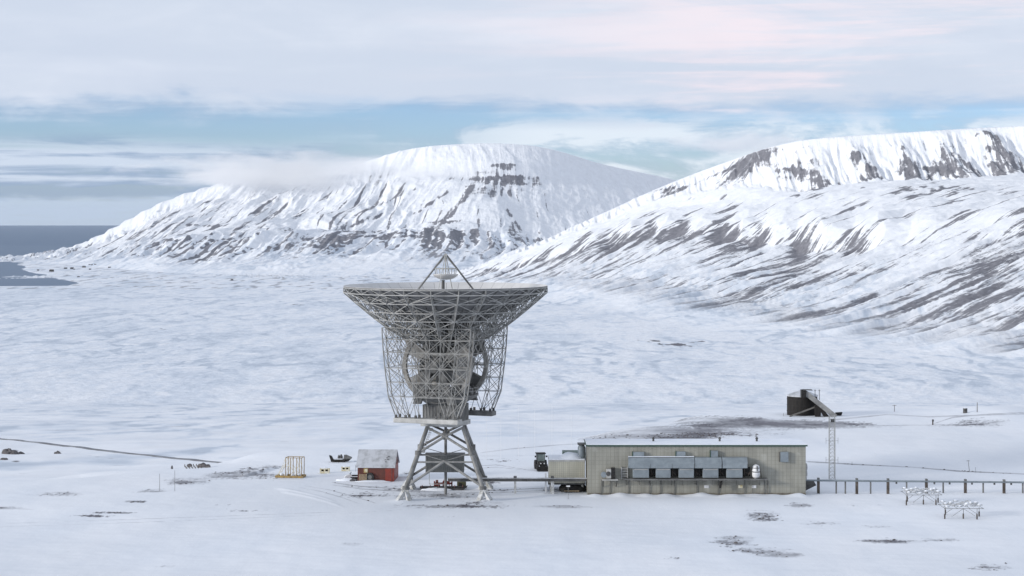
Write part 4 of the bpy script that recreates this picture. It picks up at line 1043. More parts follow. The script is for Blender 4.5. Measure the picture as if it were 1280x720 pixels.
    t = thing('snow_covered_heap', 'low snow-covered heap with dark scraps in front of the snowmobile', 'heap', (x, y-.9, z))
    MB(0).lump((0,0,.05),(1.6,.6,.38),12,14,6).build('snow_mound', G['snow'], t, True); MB(0).lump((.9,-.3,.1),(.45,.3,.28),13,8,5).build('scrap', G['steel_dark'], t); MB(0).lump((1.9,-.2,.05),(.5,.3,.25),14,8,5).build('scrap', G['rubber'], t)
    # loaded cargo sledge behind
    x, y, z = flat(425, 577.5)
    t = thing('cargo_sledge', 'dark snow-dusted cargo sledge with an upturned bow, behind and left of the red shed', 'sledge', (x, y, z))
    m = MB(0); m.prism([(-1.9,-.5,1.2),(-1.55,-.5,.1),(.9,-.5,0),(1.0,-.5,.45),(-1.2,-.5,.5),(-1.5,-.5,1.05)], (0,1.0,0)); m.build('hull', G['black'], t)
    MB(0).box(-1.1,.5,-.42,.42,.5,.62).build('snow_layer', G['snow'], t, bevel=.03)
    for (a, r, s_) in ((-.2,(.22,.3,.42),1),(.25,(.25,.3,.5),2)): MB(0).lump((a,0,.85),r,s_,8,6).build('load', G['steel_dark'], t)
    m = MB(0); m.prism([(.6,-.35,.45),(2.1,-.35,.62),(2.15,-.35,.85),(1.2,-.35,1.25),(.75,-.35,1.35)], (0,.7,0)); m.build('cover', G['steel_mid'], t, bevel=.05)
    m = MB(0); m.prism([(.2,-.4,.05),(1.5,-.4,.15),(1.9,-.4,.5),(.6,-.4,.5)], (0,.8,0)); m.build('track', G['black'], t); MB(0).lump((.85,0,1.35),(.35,.3,.14),5,8,5).build('snow_cap', G['snow'], t, True)
    # yellow lattice section
    x, y, z = flat(364, 596.5)
    t = thing('crane_section', 'rusty yellow steel cage section standing on a yellow base at the plateau edge', 'steel frame', (x, y, z), math.radians(-8))
    m = MB(0); ys = (-.9,.9); xs = (-.75, 2.0)
    for a in (-.75, .1, 1.15, 2.0):
        for b in ys: m.tube((a,b,.4),(a+.03,b,3.35),.065,5)
    m.build_each('upright', mat('rusty_frame', (.34,.25,.12), (.20,.13,.08)), t)
    m = MB(0)
    for b in ys: m.tube((-.75,b,3.35),(2.0,b,3.35),.055,5)
    for a in xs: m.tube((a,-.9,3.35),(a,.9,3.35),.05,5)
    m.build('top_rail', G['yellow'], t)
    m = MB(0)
    for b in ys:
        for (p, q) in (((-.75,.4),(.1,3.3)),((1.15,3.3),(2.0,.4)),((.1,.4),(1.15,1.9)),((1.15,.4),(.1,1.9)),((-2.3,.3),(-.75,2.4)),((-2.0,.3),(-.75,3.2)),((-.75,1.9),(.1,1.9))): m.tube((p[0],b,p[1]),(q[0],b,q[1]),.04,4)
    m.build('brace', G['pale_yellow'], t)
    m = MB(0); m.box(-2.5,2.3,-1.15,-.95,.05,.38); m.box(-2.5,2.3,.95,1.15,.05,.38)
    for a in (-2.4,-1.2,0,1.1,2.2): m.box(a-.1,a+.1,-.95,.95,.08,.34)
    m.build('base', G['yellow'], t)
    m = MB(0)
    for k, (a, b) in enumerate(((-.9,-.2),(.4,-.5),(1.4,.1),(-1.7,.2),(.8,.4))): m.lump((a,b,.42),(.35,.3,.22),20+k,8,5)
    m.build_each('snow_pile', G['snow'], t, True)
    for (px_, py_, w, lab) in ((406, 591.3, .82, 'larger snow-topped yellow block with two dark holes, right of the yellow cage'), (432, 588.6, .72, 'smaller pale yellow block with two holes, just left of the red shed')):
        x, y, z = flat(px_, py_)
        t = thing('ballast_block', lab, 'block', (x, y, z), 0, 'yellow blocks on the snow')
        m = MB(0)       # a block with two open bays
        h = w*.98
        m.box(-w,w,-.35,.45,0,h*.42); m.box(-w,w,-.35,.45,h*.82,h)
        for a in (-w,-.15*w,w*.7): m.box(a,a+.3*w,-.35,.45,h*.421,h*.819)
        m.build('shell', G['pale_yellow'], t)
        m = MB(0); m.box(-w*.7,-.15*w,.3,.38,h*.421,h*.819); m.box(.15*w,w*.7,.3,.38,h*.421,h*.819); m.build_each('hole_shade', G['black'], t)  # black plates standing in for the shade inside the bays
        MB(0).lump((0,.05,h),(w*.85,.33,.1),31,10,4).build('snow_cap', G['snow'], t, True)
    # tractor
    x, y, z = flat(676.5, 587)
    t = thing('tractor', 'black wheel loader tractor facing the camera on the snow, left of the beige cabin', 'tractor', (x, y, z), math.radians(6))
    MB(0).box(-.45,.45,-1.9,.4,.75,1.45).build('bonnet', G['black'], t, bevel=.08)
    cab = MB(0); 
    for a in (-.72,.64):
        for b in (.3,1.5): cab.box(a,a+.08,b,b+.08,1.1,2.7)
    cab.box(-.85,.85,.2,1.7,2.66,2.8); cab.box(-.72,.72,.3,1.6,.7,1.15); cab = cab.build('cab', G['black'], t)
    MB(0).box(-.63,.63,.33,.35,1.2,2.62).build('windscreen', mat('cab_glass', (.16,.20,.20), (.24,.28,.27), .15), cab); MB(0).box(-.6,.6,1.5,1.52,1.2,2.62).build('window', G['glass'], cab)
    for s_ in (-1, 1):
        wheel(t, s_*.85, 1.1, .78, .78, .42); wheel(t, s_*.78, -1.2, .55, .55, .34)
        MB(0).bar((s_*.62,.3,1.35),(s_*.62,-2.3,.55),.09,.16).build('loader_arm', G['steel_dark'], t)
        MB(0).lathe([(.02,-.05),(.1,-.05),(.1,.02),(.02,.02)], (s_*.3,-1.92,1.3), 10, 'y').build('headlight', G['white'], t)
        MB(0).box(s_*.95-.16,s_*.95+.16,.2,.24,2.1,2.4).build('mirror', G['rubber'], t)
    MB(0).prism([(-1.0,-2.3,.1),(-1.0,-2.95,.08),(-1.0,-2.9,.2),(-1.0,-2.4,.25),(-1.0,-2.35,.85),(-1.0,-2.25,.85)], (2.0,0,0)).build('bucket', G['black'], t)
    # cable duct from tower to building
    m = MB(0); yb = 302.6
    t = thing('cable_duct', 'long dark cable duct on pale posts running from the dish tower to the building', 'cable duct', (-10.5, yb, 0))
    m.box(.4,22.3,-.3,.3,1.95,2.4); m.build('duct', G['steel_dark'], t)
    MB(0).box(.4,22.3,-.33,.33,2.402,2.47).build('snow_strip', mat('duct_lid', (.42,.43,.44), (.6,.62,.65)), t)
    for px_ in (644, 690.5):
        xx = (px_-640)/F*yb+10.5; w = .35 if px_ < 650 else .5; MB(0).box(xx-w/2,xx+w/2,-.3,.3,-.4,1.95).build('post', G['concrete'], t); MB(0).box(xx-.25,xx+.25,-.36,.36,2.475,2.75).build('bracket', G['steel_dark'], t)

# ------------------------------------------------------------------ buildings
def main_building():
    YB = 301.0; k = YB/F
    X0, X1 = 94.3*k, 367.2*k            # 734 .. 1007 px
    t = thing('station_building', 'long flat-roofed beige metal-clad building with grey ducts, right of the dish', 'building', (X0, YB, 0))
    W = X1-X0; Dp = 7.4; H = 7.65
    def U(px): return (px-640)*k-X0
    def V(py): return CZ-(py-HY)*k
    MB(0).box(0,W,0,Dp,-.8,H).build('wall', G['clad'], t)
    MB(0).box(-.25,W+.25,-.30,Dp+.25,H+.003,H+.22).build('roof_edge', G['green'], t)
    MB(0).box(-.15,W+.15,-.20,Dp+.15,H+.222,H+.34).build('roof_snow', G['snow'], t, bevel=.03)
    MB(0).box(.002,W,-.06,-.003,-.1,.35).build('plinth', mat('rusty_plinth', (.20,.185,.15), (.12,.105,.085)), t)
    for px_ in (819, 903, 950):
        m = MB(0); a = U(px_); m.tube((a,4,H+.3),(a,4,H+.75),.16,10); m.tube((a,4,H+.75),(a,4,H+1.0),.28,10,.1); m.build('roof_vent', G['steel_dark'], t)
    # big intake hoods
    for (a, b) in ((785,867),(867.6,901),(901.8,933)):
        m = MB(0); xa, xb = U(a), U(b); z0, z1 = V(583.5), V(572)
        m.prism([(xa,-1.7,z0),(xa,-1.7,z0+.7),(xa,-.9,z1+.1),(xa,-.003,z1+.15),(xa,-.003,z0)], (xb-xa,0,0)); h = m.build('duct_hood', G['duct'], t)
        m = MB(0); n = max(1, round((xb-xa)/3.4))
        for q in range(1, n+1): m.box(xa+(xb-xa)*q/n-.06,xa+(xb-xa)*q/n-.02,-1.72,-1.702,z0,z0+.7)
        m.build('seam', G['steel_dark'], h)
    MB(0).box(U(785),U(867),-.88,-.1,V(572)+.2,V(572)+.27).build('hood_snow', G['snow'], t)
    for (a, b) in ((790.5,810.5),(819,837.5),(847.5,866.5),(877.5,897),(907,927)):
        o = MB(0).box(U(a),U(b),-1.3,-.003,V(596),V(583.6)).build('fan_unit', G['duct'], t, bevel=.04)
        MB(0).box(U(a)+.12,U(b)-.12,-1.34,-1.302,V(583.6)-.3,V(583.6)-.14).build('lip', G['steel_light'], o)
    for (a, b) in ((811,818.5),(838,847),(867,877),(897.5,906.5),(927.5,937)):
        MB(0).box(U(a),U(b),-.5,-.004,V(595),V(583.7)).build('gap_shade', G['black'], t)  # solid black block standing in for the shade between fan units
        m = MB(0); m.tube((U(a)+.3,-.7,V(595)),(U(a)+.3,-.7,V(585)),.05,5); m.tube((U(b)-.25,-.6,V(594)),(U(a)+.2,-.6,V(588)),.04,5); m.build('valve_pipe', G['brown'], t)
    for (a, b, c, d) in ((791,805,564.5,572),(845,856.5,564,571.5),(888,897,563,571.5)):
        o = MB(0).box(U(a),U(b),-.55,-.004,V(d)+.05,V(c)).build('vent_box', G['duct'], t, bevel=.03)
        MB(0).box(U(a)-.12,U(a)-.02,-.6,-.004,V(d),V(c)+.05).build('flange', G['green'], o)
    o = MB(0).box(U(975),U(985),-.55,-.004,V(577),V(564.5)).build('vent_box', G['duct'], t, bevel=.03); MB(0).box(U(974),U(975)-.03,-.5,-.004,V(577),V(565)).build('flange', G['steel_dark'], o)
    # service gallery
    g = MB(0).box(U(779),U(958),-1.9,-.062,V(598.3),V(597)).build('gallery', G['steel_mid'], t)
    m = MB(0)
    for px_ in (782,798,812,826,838,852,869,889,902,919,936,948,958):
        m.bar((U(px_),-1.7,V(598.4)),(U(px_)+.15,-.08,V(606)),.06,.06)
    m.build_each('gallery_bracket', G['steel_dark'], g)
    m = MB(0)
    for px_ in (785,811.5,825,842.5,870.5,897.5,930.5,955,751,762): m.tube((U(px_),-.12,V(618)),(U(px_)+.1,-.12,V(599)),.055,6)
    m.tube((U(940),-.12,V(618)),(U(941),-.12,V(606)),.03,5)
    m.build_each('downpipe', G['steel_mid'], t)
    m = MB(0); m.tube((U(958),-.15,V(599)),(U(960),-.15,V(602)),.06,6); m.tube((U(960),-.15,V(602)),(U(959.5),-.15,V(618)),.06,6); m.build('end_pipe', G['steel_mid'], t)
    MB(0).prism([(U(899),-1.2,V(601)),(U(902),-1.2,V(600)),(U(900.5),-1.2,V(609)),(U(898),-1.2,V(609))], (0,.3,0)).build('hose', G['black'], t)
    for px_ in (883, 925.5, 942.5): MB(0).box(U(px_-2.8),U(px_+2.8),-.09,-.064,V(610),V(606.5)).build('wall_lamp', G['pale_yellow'] if px_ == 925.5 else G['white'], t)
    # white filter vessel
    m = MB(0); m.lathe([(.25,0),(.55,.25),(.62,.6),(.62,1.7),(.45,2.05),(.15,2.2)], (U(944),-1.0,V(597)), 18); v = m.build('filter_vessel', G['white'], t, True)
    m = MB(0); m.lathe([(.64,0),(.66,0),(.66,.14),(.64,.14)], (U(944),-1.0,V(589)), 18, close=False); m.lathe([(.64,0),(.66,0),(.66,.1),(.64,.1)], (U(944),-1.0,V(584)), 18, close=False); m.tube((U(944)+.1,-1.64,V(587)),(U(944)+.1,-1.64,V(581)),.09,6); m.build_each('band', G['steel_dark'], v)
    m = MB(0); m.tube((U(934),-.8,V(594)),(U(939),-.8,V(585)),.06,5); m.tube((U(932),-.8,V(590)),(U(939),-.8,V(592)),.06,5); m.tube((U(951),-.8,V(596)),(U(949),-.8,V(583)),.05,5); m.build('pump_pipe', G['brown'], t)
    # condenser on its bracket
    o = MB(0).box(U(757.5),U(763.5),-1.1,-.2,V(597),V(585.5)).build('air_conditioner', G['steel_light'], t, bevel=.04)
    MB(0).lathe([(.05,0),(.36,0),(.36,-.03),(.05,-.03)], (U(760),-1.13,V(591)), 16, 'y').build('fan', G['steel_dark'], o)
    MB(0).box(U(763.7),U(768.5),-1.1,-.2,V(597),V(584)).build('heat_exchanger', G['black'], t); MB(0).lathe([(.05,-.3),(.45,-.3),(.45,.3),(.05,.3)], (U(754.5),-.7,V(592.5)), 14, 'y').build('receiver_tank', G['duct'], t, True)
    m = MB(0); m.box(U(752.5),U(772),-1.3,-.1,V(599.3),V(598)); m.build('shelf', G['steel_light'], t)
    m = MB(0); m.bar((U(753.5),-1.2,V(599)),(U(754),-.1,V(608)),.12,.12); m.bar((U(771),-1.2,V(599)),(U(770),-.1,V(608)),.12,.12); m.build_each('shelf_bracket', G['steel_dark'], t)
    # louvred intake
    m = MB(0)
    for q in range(7): m.box(U(776.5),U(784.5),-.4,-.1,V(598-2.1*q),V(598-2.1*q)+.10)
    m.box(U(776.2),U(777),-.45,-.004,V(598.5),V(583)); m.box(U(783.8),U(784.6),-.45,-.004,V(598.5),V(583)); m.build('louvre', G['steel_light'], t)
    # items on the right end wall
    o = MB(0).box(W+.05,W+.35,1,3,V(601),V(580.5)).build('end_wall_unit', G['steel_light'], t, bevel=.05)
    MB(0).lathe([(.1,0),(.55,0),(.55,.12),(.1,.12)], (W+.36,2,V(586)), 16, 'x').build('fan', G['black'], o); MB(0).lathe([(.1,0),(.5,0),(.5,.12),(.1,.12)], (W+.36,2,V(594)), 16, 'x').build('fan', G['black'], o)
    # round tank at the left end
    m = MB(0); m.lathe([(.1,0),(.5,.1),(.62,.5),(.62,2.5),(.45,2.9),(.1,3.0)], (-.75,4.5,4.4), 18); m.build('header_tank', G['duct'], t, True)
    m = MB(0); m.box(-1.4,-.02,3.5,5.5,7.45,7.62); m.build('tank_canopy', G['steel_dark'], t)
    MB(0).tube((-.6,4.5,.2),(-.6,4.5,4.5),.25,10).build('standpipe', G['steel_mid'], t, True)

def beige_cabin():
    Y = 304.0; k = Y/F
    def X(px): return (px-640)*k
    def V(py): return CZ-(py-HY)*k
    t = thing('beige_cabin', 'small raised beige container cabin with snow on top, left of the long building', 'cabin', (X(686), Y, 0))
    W = X(731)-X(686)
    MB(0).box(0,W,0,5.5,V(604),V(577)).build('body', G['clad2'], t)
    MB(0).box(-.05,W+.05,-.05,5.55,V(577)+.003,V(575)).build('roof_frame', G['steel_light'], t)
    MB(0).lump((W*.66,2.5,V(576)+.15),(1.9,2.6,.85),4,18,8,rough=.12).build('snow_cap', G['snow'], t, True)
    MB(0).box(.02,W-.02,.02,5.4,V(575)+.003,V(575)+.14).build('roof_snow', G['snow'], t)
    m = MB(0)
    for (a, b) in ((.35,.4),(.35,5.1),(W-.4,.4),(W-.4,5.1)): m.box(a-.16,a+.16,b-.16,b+.16,-.4,V(604.2))
    m.build('support_post', G['concrete'], t)
    MB(0).box(-.1,W+.1,-.1,5.6,V(604)-.22,V(604)-.003).build('base_frame', G['steel_dark'], t)
    MB(0).box(-.6,-.35,.2,.5,-.2,V(592)).build('white_pipe', G['white'], t)
    t = thing('shadow_stack', 'black mound standing for shadow and dark boxes under the beige cabin', 'stack', (X(716), Y+1.2, 0))
    MB(0).lump((0,0,.45),(2.2,1.6,.95),6,14,7,rough=.15).build('cover', G['black'], t); MB(0).box(-1.4,1.0,-1.7,-1.4,.2,.35).build('plank', G['wood'], t)  # one black mound for both the shadow and the dark boxes there
    x = X(716); t = thing('marker_stake', 'thin stake with a small white cap in front of the beige cabin', 'stake', (X(708.5), 296.5, 0))
    z1 = CZ-(607.5-HY)/F*296.5
    MB(0).tube((0,0,-.3),(0,0,z1-.1),.035,5).build('pole', G['steel_mid'], t); MB(0).box(-.28,.28,-.2,.2,z1-.1,z1+.05).build('cap', G['white'], t)
    k2 = 316/F
    t = thing('lean_to', 'low lean-to with a dark green flat roof behind the beige cabin', 'shelter', ((704-640)*k2, 316, 0))
    w = 28*k2; MB(0).box(.1,w-.1,.1,3,0,CZ-(569-HY)*k2).build('wall', G['duct'], t); MB(0).box(-.1,w,-.1,3.2,CZ-(569-HY)*k2+.003,CZ-(565.5-HY)*k2).build('roof', G['green'], t)

def pipeline():
    Y = 303.0; k = Y/F
    t = thing('pipeline', 'long thin pipe carried on dark posts across the snow, right of the building', 'pipeline', ((1010-640)*k, Y, 0))
    x0 = (1010-640)*k; zp = lambda px: CZ-(600.5+(px-1010)*.009-HY)*k
    m = MB(0); pxs = list(range(1005, 1500, 15))
    for a, b in zip(pxs[:-1], pxs[1:]): m.tube(((a-640)*k-x0, 0, zp(a)), ((b-640)*k-x0, 0, zp(b)), .16, 8)
    m.build('pipe', G['duct'], t, True)
    m = MB(0)
    for a, b in zip(pxs[:-1], pxs[1:]): m.bar(((a-640)*k-x0, .28, zp(a)-.12), ((b-640)*k-x0, .28, zp(b)-.12), .1, .08)
    m.build('cable_tray', G['steel_mid'], t)
    big = [1023,1071,1110,1158,1206.7,1255,1303,1351,1399]; thin = [1045.6,1057,1088.6,1133.6,1179.4,1229.4,1279,1327]
    for px_ in big:
        a = (px_-640)*k-x0; g = gz(a+x0, Y); p = MB(0).box(a-.2,a+.2,-.2,.2,g-.4,zp(px_)-.165).build('post', G['brown'], t)
        MB(0).box(a-.17,a+.17,-.28,.28,zp(px_)-.16+.33,zp(px_)+.42).build('clamp', G['steel_mid'], p)
    for px_ in thin:
        a = (px_-640)*k-x0; g = gz(a+x0, Y); MB(0).box(a-.11,a+.11,.12,.34,g-.4,zp(px_)-.17).build('thin_post', G['steel_mid'], t)
    for px_ in (1120.5,1168,1187,1215,1243,1264): a = (px_-640)*k-x0; MB(0).box(a-.12,a+.12,-.14,.14,zp(px_)-.42,zp(px_)-.165).build('valve', G['steel_dark'], t)
    MB(0).prism([(-.6,-.2,zp(1005)-.1),(.9,-.2,zp(1005)-.1),(1.3,-.2,zp(1005)-.75),(-.4,-.2,zp(1005)-1.6)], (0,.5,0)).build('end_bracket', G['steel_dark'], t)

# ------------------------------------------------------------------ masts, arrays, mine works, poles, stones
def right_side():
    Y = 320.0; k = Y/F; x = (1040-640)*k; H = CZ-(519-HY)*k; g = gz(x, Y)
    t = thing('lattice_mast', 'slender square steel lattice mast standing behind the pipeline', 'mast', (x, Y, g))
    w = .45; cs = [(-w,-w),(w,-w),(w,w),(-w,w)]
    for a, b in cs: MB(0).tube((a,b,-.3),(a,b,H),.05,5).build('leg', G['steel_light'], t)
    m = MB(0); n = 17
    for q in range(n):
        z0, z1 = H*q/n, H*(q+1)/n
        for e in range(4):
            a, b = cs[e], cs[(e+1)%4]; m.tube((*a,z0),(*b,z1),.028,4); m.tube((*a,z1),(*b,z1),.028,4)
    m.build('lacing', G['steel_light'], t)
    for zz in (3.2, 6.4): 
        m = MB(0); m.tube((-1.0,0,zz),(1.0,0,zz),.025,4); m.tube((-1.0,0,zz-.5),(-1.0,0,zz+.5),.03,4); m.tube((1.0,0,zz-.5),(1.0,0,zz+.5),.03,4); m.build('side_aerial', G['steel_mid'], t)
    MB(0).box(-.3,.3,-.55,-.4,H*.9,H*.95).build('junction_box', G['steel_dark'], t)
    # dipole arrays
    for (px0, px1, pyb, rr, lab) in ((1133,1177,631,3,'left and farther of the two snow-crusted aerial grids on short legs'), (1181,1229,649,11,'right and nearer of the two snow-crusted aerial grids on short legs')):
        D = CZ*F/(pyb-HY); x0 = (px0-640)/F*D; x1 = (px1-640)/F*D; W = x1-x0; dp = 4.0
        g = gz((x0+x1)/2, D+2)
        t = thing('aerial_grid', lab, 'aerial', (x0, D, g), 0, 'snow-crusted aerial grids')
        rs = np.random.RandomState(rr)
        m = MB(0)
        for b in (0, dp): m.tube((-.1,b,1.5),(W+.1,b,1.5),.035,5)
        for a in (0, W*.33, W*.66, W): m.tube((a,-.1,1.53),(a,dp+.1,1.53),.03,5)
        m.build('frame', G['steel_mid'], t)
        for (a, b) in ((0,.0),(W*.18,dp),(W*.5,.4),(W*.84,0),(W,dp*.6)):
            lg = MB(0).tube((a,b,-.35),(a,b,1.5),.04,5).build('leg', G['steel_mid'], t); MB(0).tube((a,b,-.35),(a,b,.72),.11,7).build('sleeve', G['brown'], lg)
        m = MB(0)
        for (p, q) in (((0,0,.75),(W*.2,0,1.5)),((W*.84,0,.75),(W*.62,0,1.5)),((W*.5,.4,1.45),(W*.2,.4,.3)),((W*.5,.4,1.45),(W*.8,.4,.4))): m.tube(p, q, .03, 4)
        m.build('brace', G['steel_mid'], t)
        for j in range(4):
            for i in range(6):
                a = W*(i+.5)/6+rs.uniform(-.08,.08); b = dp*(j+.5)/4; z = 1.72+.28*((i+j) % 2)+rs.uniform(-.05,.1)
                m = MB(0); an = rs.uniform(-.2,.2)
                for q in (0, PI/2):
                    c, s_ = math.cos(q+an)*.46, math.sin(q+an)*.46; m.bar((a-c,b-s_,z),(a+c,b+s_,z),.16,.12)
                m.tube((a,b,1.53),(a,b,z),.03,4); e = m.build('dipole', G['white_rime'], t)
                if (i+2*j) % 3 != 1: MB(0).lump((a,b,z+.1),(.26,.22,.14),rr+i*7+j,7,4).build('snow_clump', G['snow'], e, True)
    # silo and conveyor of the old mine works
    D = CZ*F/(520.5-HY); k = D/F; x = (1005.5-640)*k; g = gz(x, D)
    def V(py): return CZ-(py-HY)*k
    t = thing('silo', 'squat black timber silo with a snow-dusted conical roof on the far rise', 'silo', (x, D+3.3, g))
    R = 19*k; MB(0).lathe([(R,-.6),(R,V(496)-g)], n=32).build('drum', G['dark_wood'], t, True)
    MB(0).lathe([(R+.15,V(496.5)-g),(R+.12,V(496)-g+.12),(R*.55,V(493)-g+.2),(.2,V(491)-g+.3)], n=32).build('roof', G['dirty_snow'], t, True)
    m = MB(0)
    for zz in (.8,2.1,3.4): m.lathe([(R+.01,zz),(R+.05,zz),(R+.05,zz+.1),(R+.01,zz+.1)], n=32, close=False)
    m.build('hoop', G['black'], t)
    t = thing('loading_conveyor', 'inclined grey conveyor gallery rising over the black silo', 'conveyor', ((1030-640)*k, D-1.0, g))
    def C(px, py, y=0): return ((px-1030)*k, y, V(py)-g)
    MB(0).bar(C(1006,490.5), C(1043,520.0), 1.5, 1.05, (0,0,1)).build('gallery', mat('gallery_sheet', (.30,.30,.29), (.20,.20,.20)), t)
    MB(0).bar(C(1008,488.6,.2), C(1044.6,518,.2), 1.7, .10, (0,0,1)).build('roof', G['snow'], t)
    MB(0).prism([C(1000.5,496,-1), C(1006,496,-1), C(1006,487,-1), C(1000.5,486.5,-1)], (0,2,0)).build('head_house', G['black'], t)
    MB(0).bar(C(1003,486.6), C(1014,486.8), 2.0, .12).build('head_roof', G['steel_dark'], t)
    MB(0).bar(C(986,520), C(1024,506), .3, .3).build('strut', mat('grey_timber', (.16,.15,.14), (.1,.1,.09)), t)
    MB(0).prism([C(1017,506,-.5), C(1025,507,-.5), C(1036,520.8,-.5), C(1029,520.8,-.5), C(1025,514,-.5), C(1024.5,521,-.5), C(1018,521,-.5)], (0,1,0)).build('trestle', G['dark_wood'], t)
    for a in (1019, 1024.3): m = MB(0); m.tube(C(a,500,1.2), C(a,487,1.2), .07, 5); m.tube(C(a-1.5,488,1.2), C(a+1.5,488,1.2), .05, 4); m.build('post', G['steel_dark'], t)
    t = thing('dump_box', 'small black box at the foot of the conveyor on the far rise', 'box', ((1049.5-640)*k, D+1, g))
    m = MB(0); m.prism([(-.75,-.4,.1),(.55,-.4,.1),(.75,-.4,.75),(-.7,-.4,.65)], (0,.9,0)); m.build('body', G['black'], t); MB(0).box(-.5,.5,-.3,.3,-.2,.098).build('base', G['steel_dark'], t)
    # poles
    def pole(px, pyt, pyb, r, label, name='utility_pole', arm=.5, mt='brown', extra=None, group=None, lean=0):
        x, y, z = flat(px, pyb); h = (pyb-pyt)/F*y
        t = thing(name, label, 'pole', (x, y, z), 0, group)
        MB(0).tube((0,0,-.3),(lean,0,h),r,6,r*.75).build('shaft', G[mt], t)
        if arm: MB(0).bar((lean-arm,0,h-.15),(lean+arm,0,h-.15),.07,.07).build('cross_arm', G[mt], t)
        return t
    pole(1118, 506, 514.5, .07, 'short wooden pole with a crossarm near the bare edge of the rise', arm=.45)
    pole(1221.5, 503, 516.5, .09, 'taller plain dark pole beside the road on the right rise', arm=0)
    pole(1212, 575, 589.5, .05, 'grey leaning pole with a lamp head behind the pipeline', 'lamp_pole', .28, 'steel_mid', lean=-.25)
    pole(1219.5, 584, 590.5, .03, 'stub of thin pole just right of the lamp pole', 'stake', 0, 'steel_mid')
    pole(1065, 577, 581.5, .03, 'low thin stake on the track right of the lattice mast', 'stake', 0, 'steel_mid')
    pole(199.5, 592, 612.5, .035, 'left and shorter of the two thin poles on the left snowfield', 'thin_pole', 0, 'steel_mid')
    pole(218.5, 588, 614.0, .035, 'right and taller of the two thin poles on the left snowfield', 'thin_pole', 0, 'steel_mid')
    pole(979.5, 516, 520.5, .04, 'tiny stake in the snow just left of the black silo', 'stake', 0, 'steel_mid')
    for i, (px_, top, bot) in enumerate(((648,508,571),(668.5,512,566),(690,506,568),(626,520,573),(608,518,574),(1094,566,571),(714,520,560))):
        names = ['white wire mast left of the tractor, second tallest','white wire mast directly behind the tractor','tallest white wire mast, just right of the tractor','white wire mast midway between dish tower and tractor','white wire mast just right of the dish tower','tiny white peg on the snow right of the lattice mast','white wire mast above the beige cabin']
        pole(px_, top, bot, .028, names[i], 'wire_mast' if i != 5 else 'peg', 0, 'white', group='white wire masts behind the station' if i != 5 else None)
    x, y, z = flat(1206.5, 516.5); t = thing('oil_drum', 'dark upright drum on the edge of the right rise', 'drum', (x, y, z))
    MB(0).lathe([(.45,-.1),(.48,0),(.48,.5),(.45,.55),(.48,.6),(.48,1.05),(.4,1.1)], n=14).build('barrel', G['steel_dark'], t, True); MB(0).lathe([(.05,1.1),(.38,1.1),(.3,1.2),(.05,1.25)], n=12).build('snow_cap', G['snow'], t, True)
    x, y, z = flat(1166, 531); t = thing('signpost', 'thick dark stump post where the tracks fork on the right rise', 'post', (x, y, z))
    MB(0).tube((0,0,-.3),(0,0,1.15),.15,8,.13).build('shaft', G['brown'], t); MB(0).box(-.2,.2,-.15,-.1,.7,1.1).build('plate', G['steel_dark'], t)
    # stakes in rows at the left edge
    rs = np.random.RandomState(5)
    cnt = ['first','second','third','fourth','fifth','sixth','seventh','eighth']
    for row, (y0, n) in enumerate(((582.5,7),(584.5,8),(586.0,6))):
        for i in range(n):
            px_ = 231+i*3.6+row*1.3; x, y, z = flat(px_, y0-.16*i)
            o = MB(0).tube((0,0,-.2),(0,0,.30),.075,5).build('snow_stake', G['brown'], None); o.location = (x, y, z)
            tag(o, '%s stake from the left in the %s row of short stakes by the dark boulders' % (cnt[i], ('back','middle','front')[row]), 'stake', 'rows of short snow stakes')
    for (px_, py_, w, h, lab) in ((253.5,584,.95,.62,'larger dark boulder at the edge of the snowfield, right of the short stakes'), (260,584.3,.55,.42,'smaller dark boulder touching the larger one right of the short stakes'), (237,582.5,.5,.3,'flat grey boulder at the left of the short stakes'), (215,585,.2,.34,'lone small stone left of the short stakes')):
        x, y, z = flat(px_, py_); o = MB(0).lump((0,0,.1),(w,w*.7,h),int(px_),12,8).build('boulder', G['rockface'], None, True); o.location = (x, y, z); tag(o, lab, 'boulder')
    for (px_, py_, w, h, lab) in ((72,567.2,3.0,2.0,'single dark rounded boulder alone on the lower slope at the left'), (10,567.5,6.0,3.6,'big dark outcrop rock at the left edge of the lower slope'), (17,568,5.0,2.6,'middle rock of the dark outcrop at the left edge'), (26,567.5,3.6,1.6,'low right-hand rock of the dark outcrop at the left edge'), (5,575,3.4,1.4,'half-buried rock below the dark outcrop at the left edge')):
        x, y, z = hit(px_, py_); s_ = y/900.0; o = MB(0).lump((0,0,0),(w*s_*.5,w*s_*.4,h*s_*.6),int(px_)+50,14,9,rough=.4).build('boulder', G['rockface'], None, True); o.location = (x, y, z); tag(o, lab, 'boulder')
    # road on the lower slope
    pts = [(-60,541.5),(0,549),(35,552.4),(70,556.2),(110,561),(160,567),(205,571.8),(250,576.2),(285,579.6),(300,581)]
    c = [];
    for px_, py_ in pts: c.append(hit(px_, py_, 440))
    v2 = []; f2 = []
    for i in range(len(c)-1):
        for q in range(8):
            u = q/8; x_ = c[i][0]*(1-u)+c[i+1][0]*u; y_ = c[i][1]*(1-u)+c[i+1][1]*u
            g0 = gz(x_, y_-7); g1 = gz(x_, y_+5); h = y_/F*.85
            v2 += [(x_, y_-7, g0-.6), (x_, y_-5, g0+h), (x_, y_+4, g1+h), (x_, y_+6, g1-.6)]
    for i in range(len(v2)//4-1):
        for e in range(3): f2.append((4*i+e, 4*i+4+e, 4*i+5+e, 4*i+1+e))
    me = bpy.data.meshes.new('road'); me.from_pydata(v2, [], f2); me.materials.append(mat('ploughed_road', (.12,.125,.14), (.22,.235,.26), .8, 0, .05))
    link(bpy.data.objects.new('road', me), 'structure')
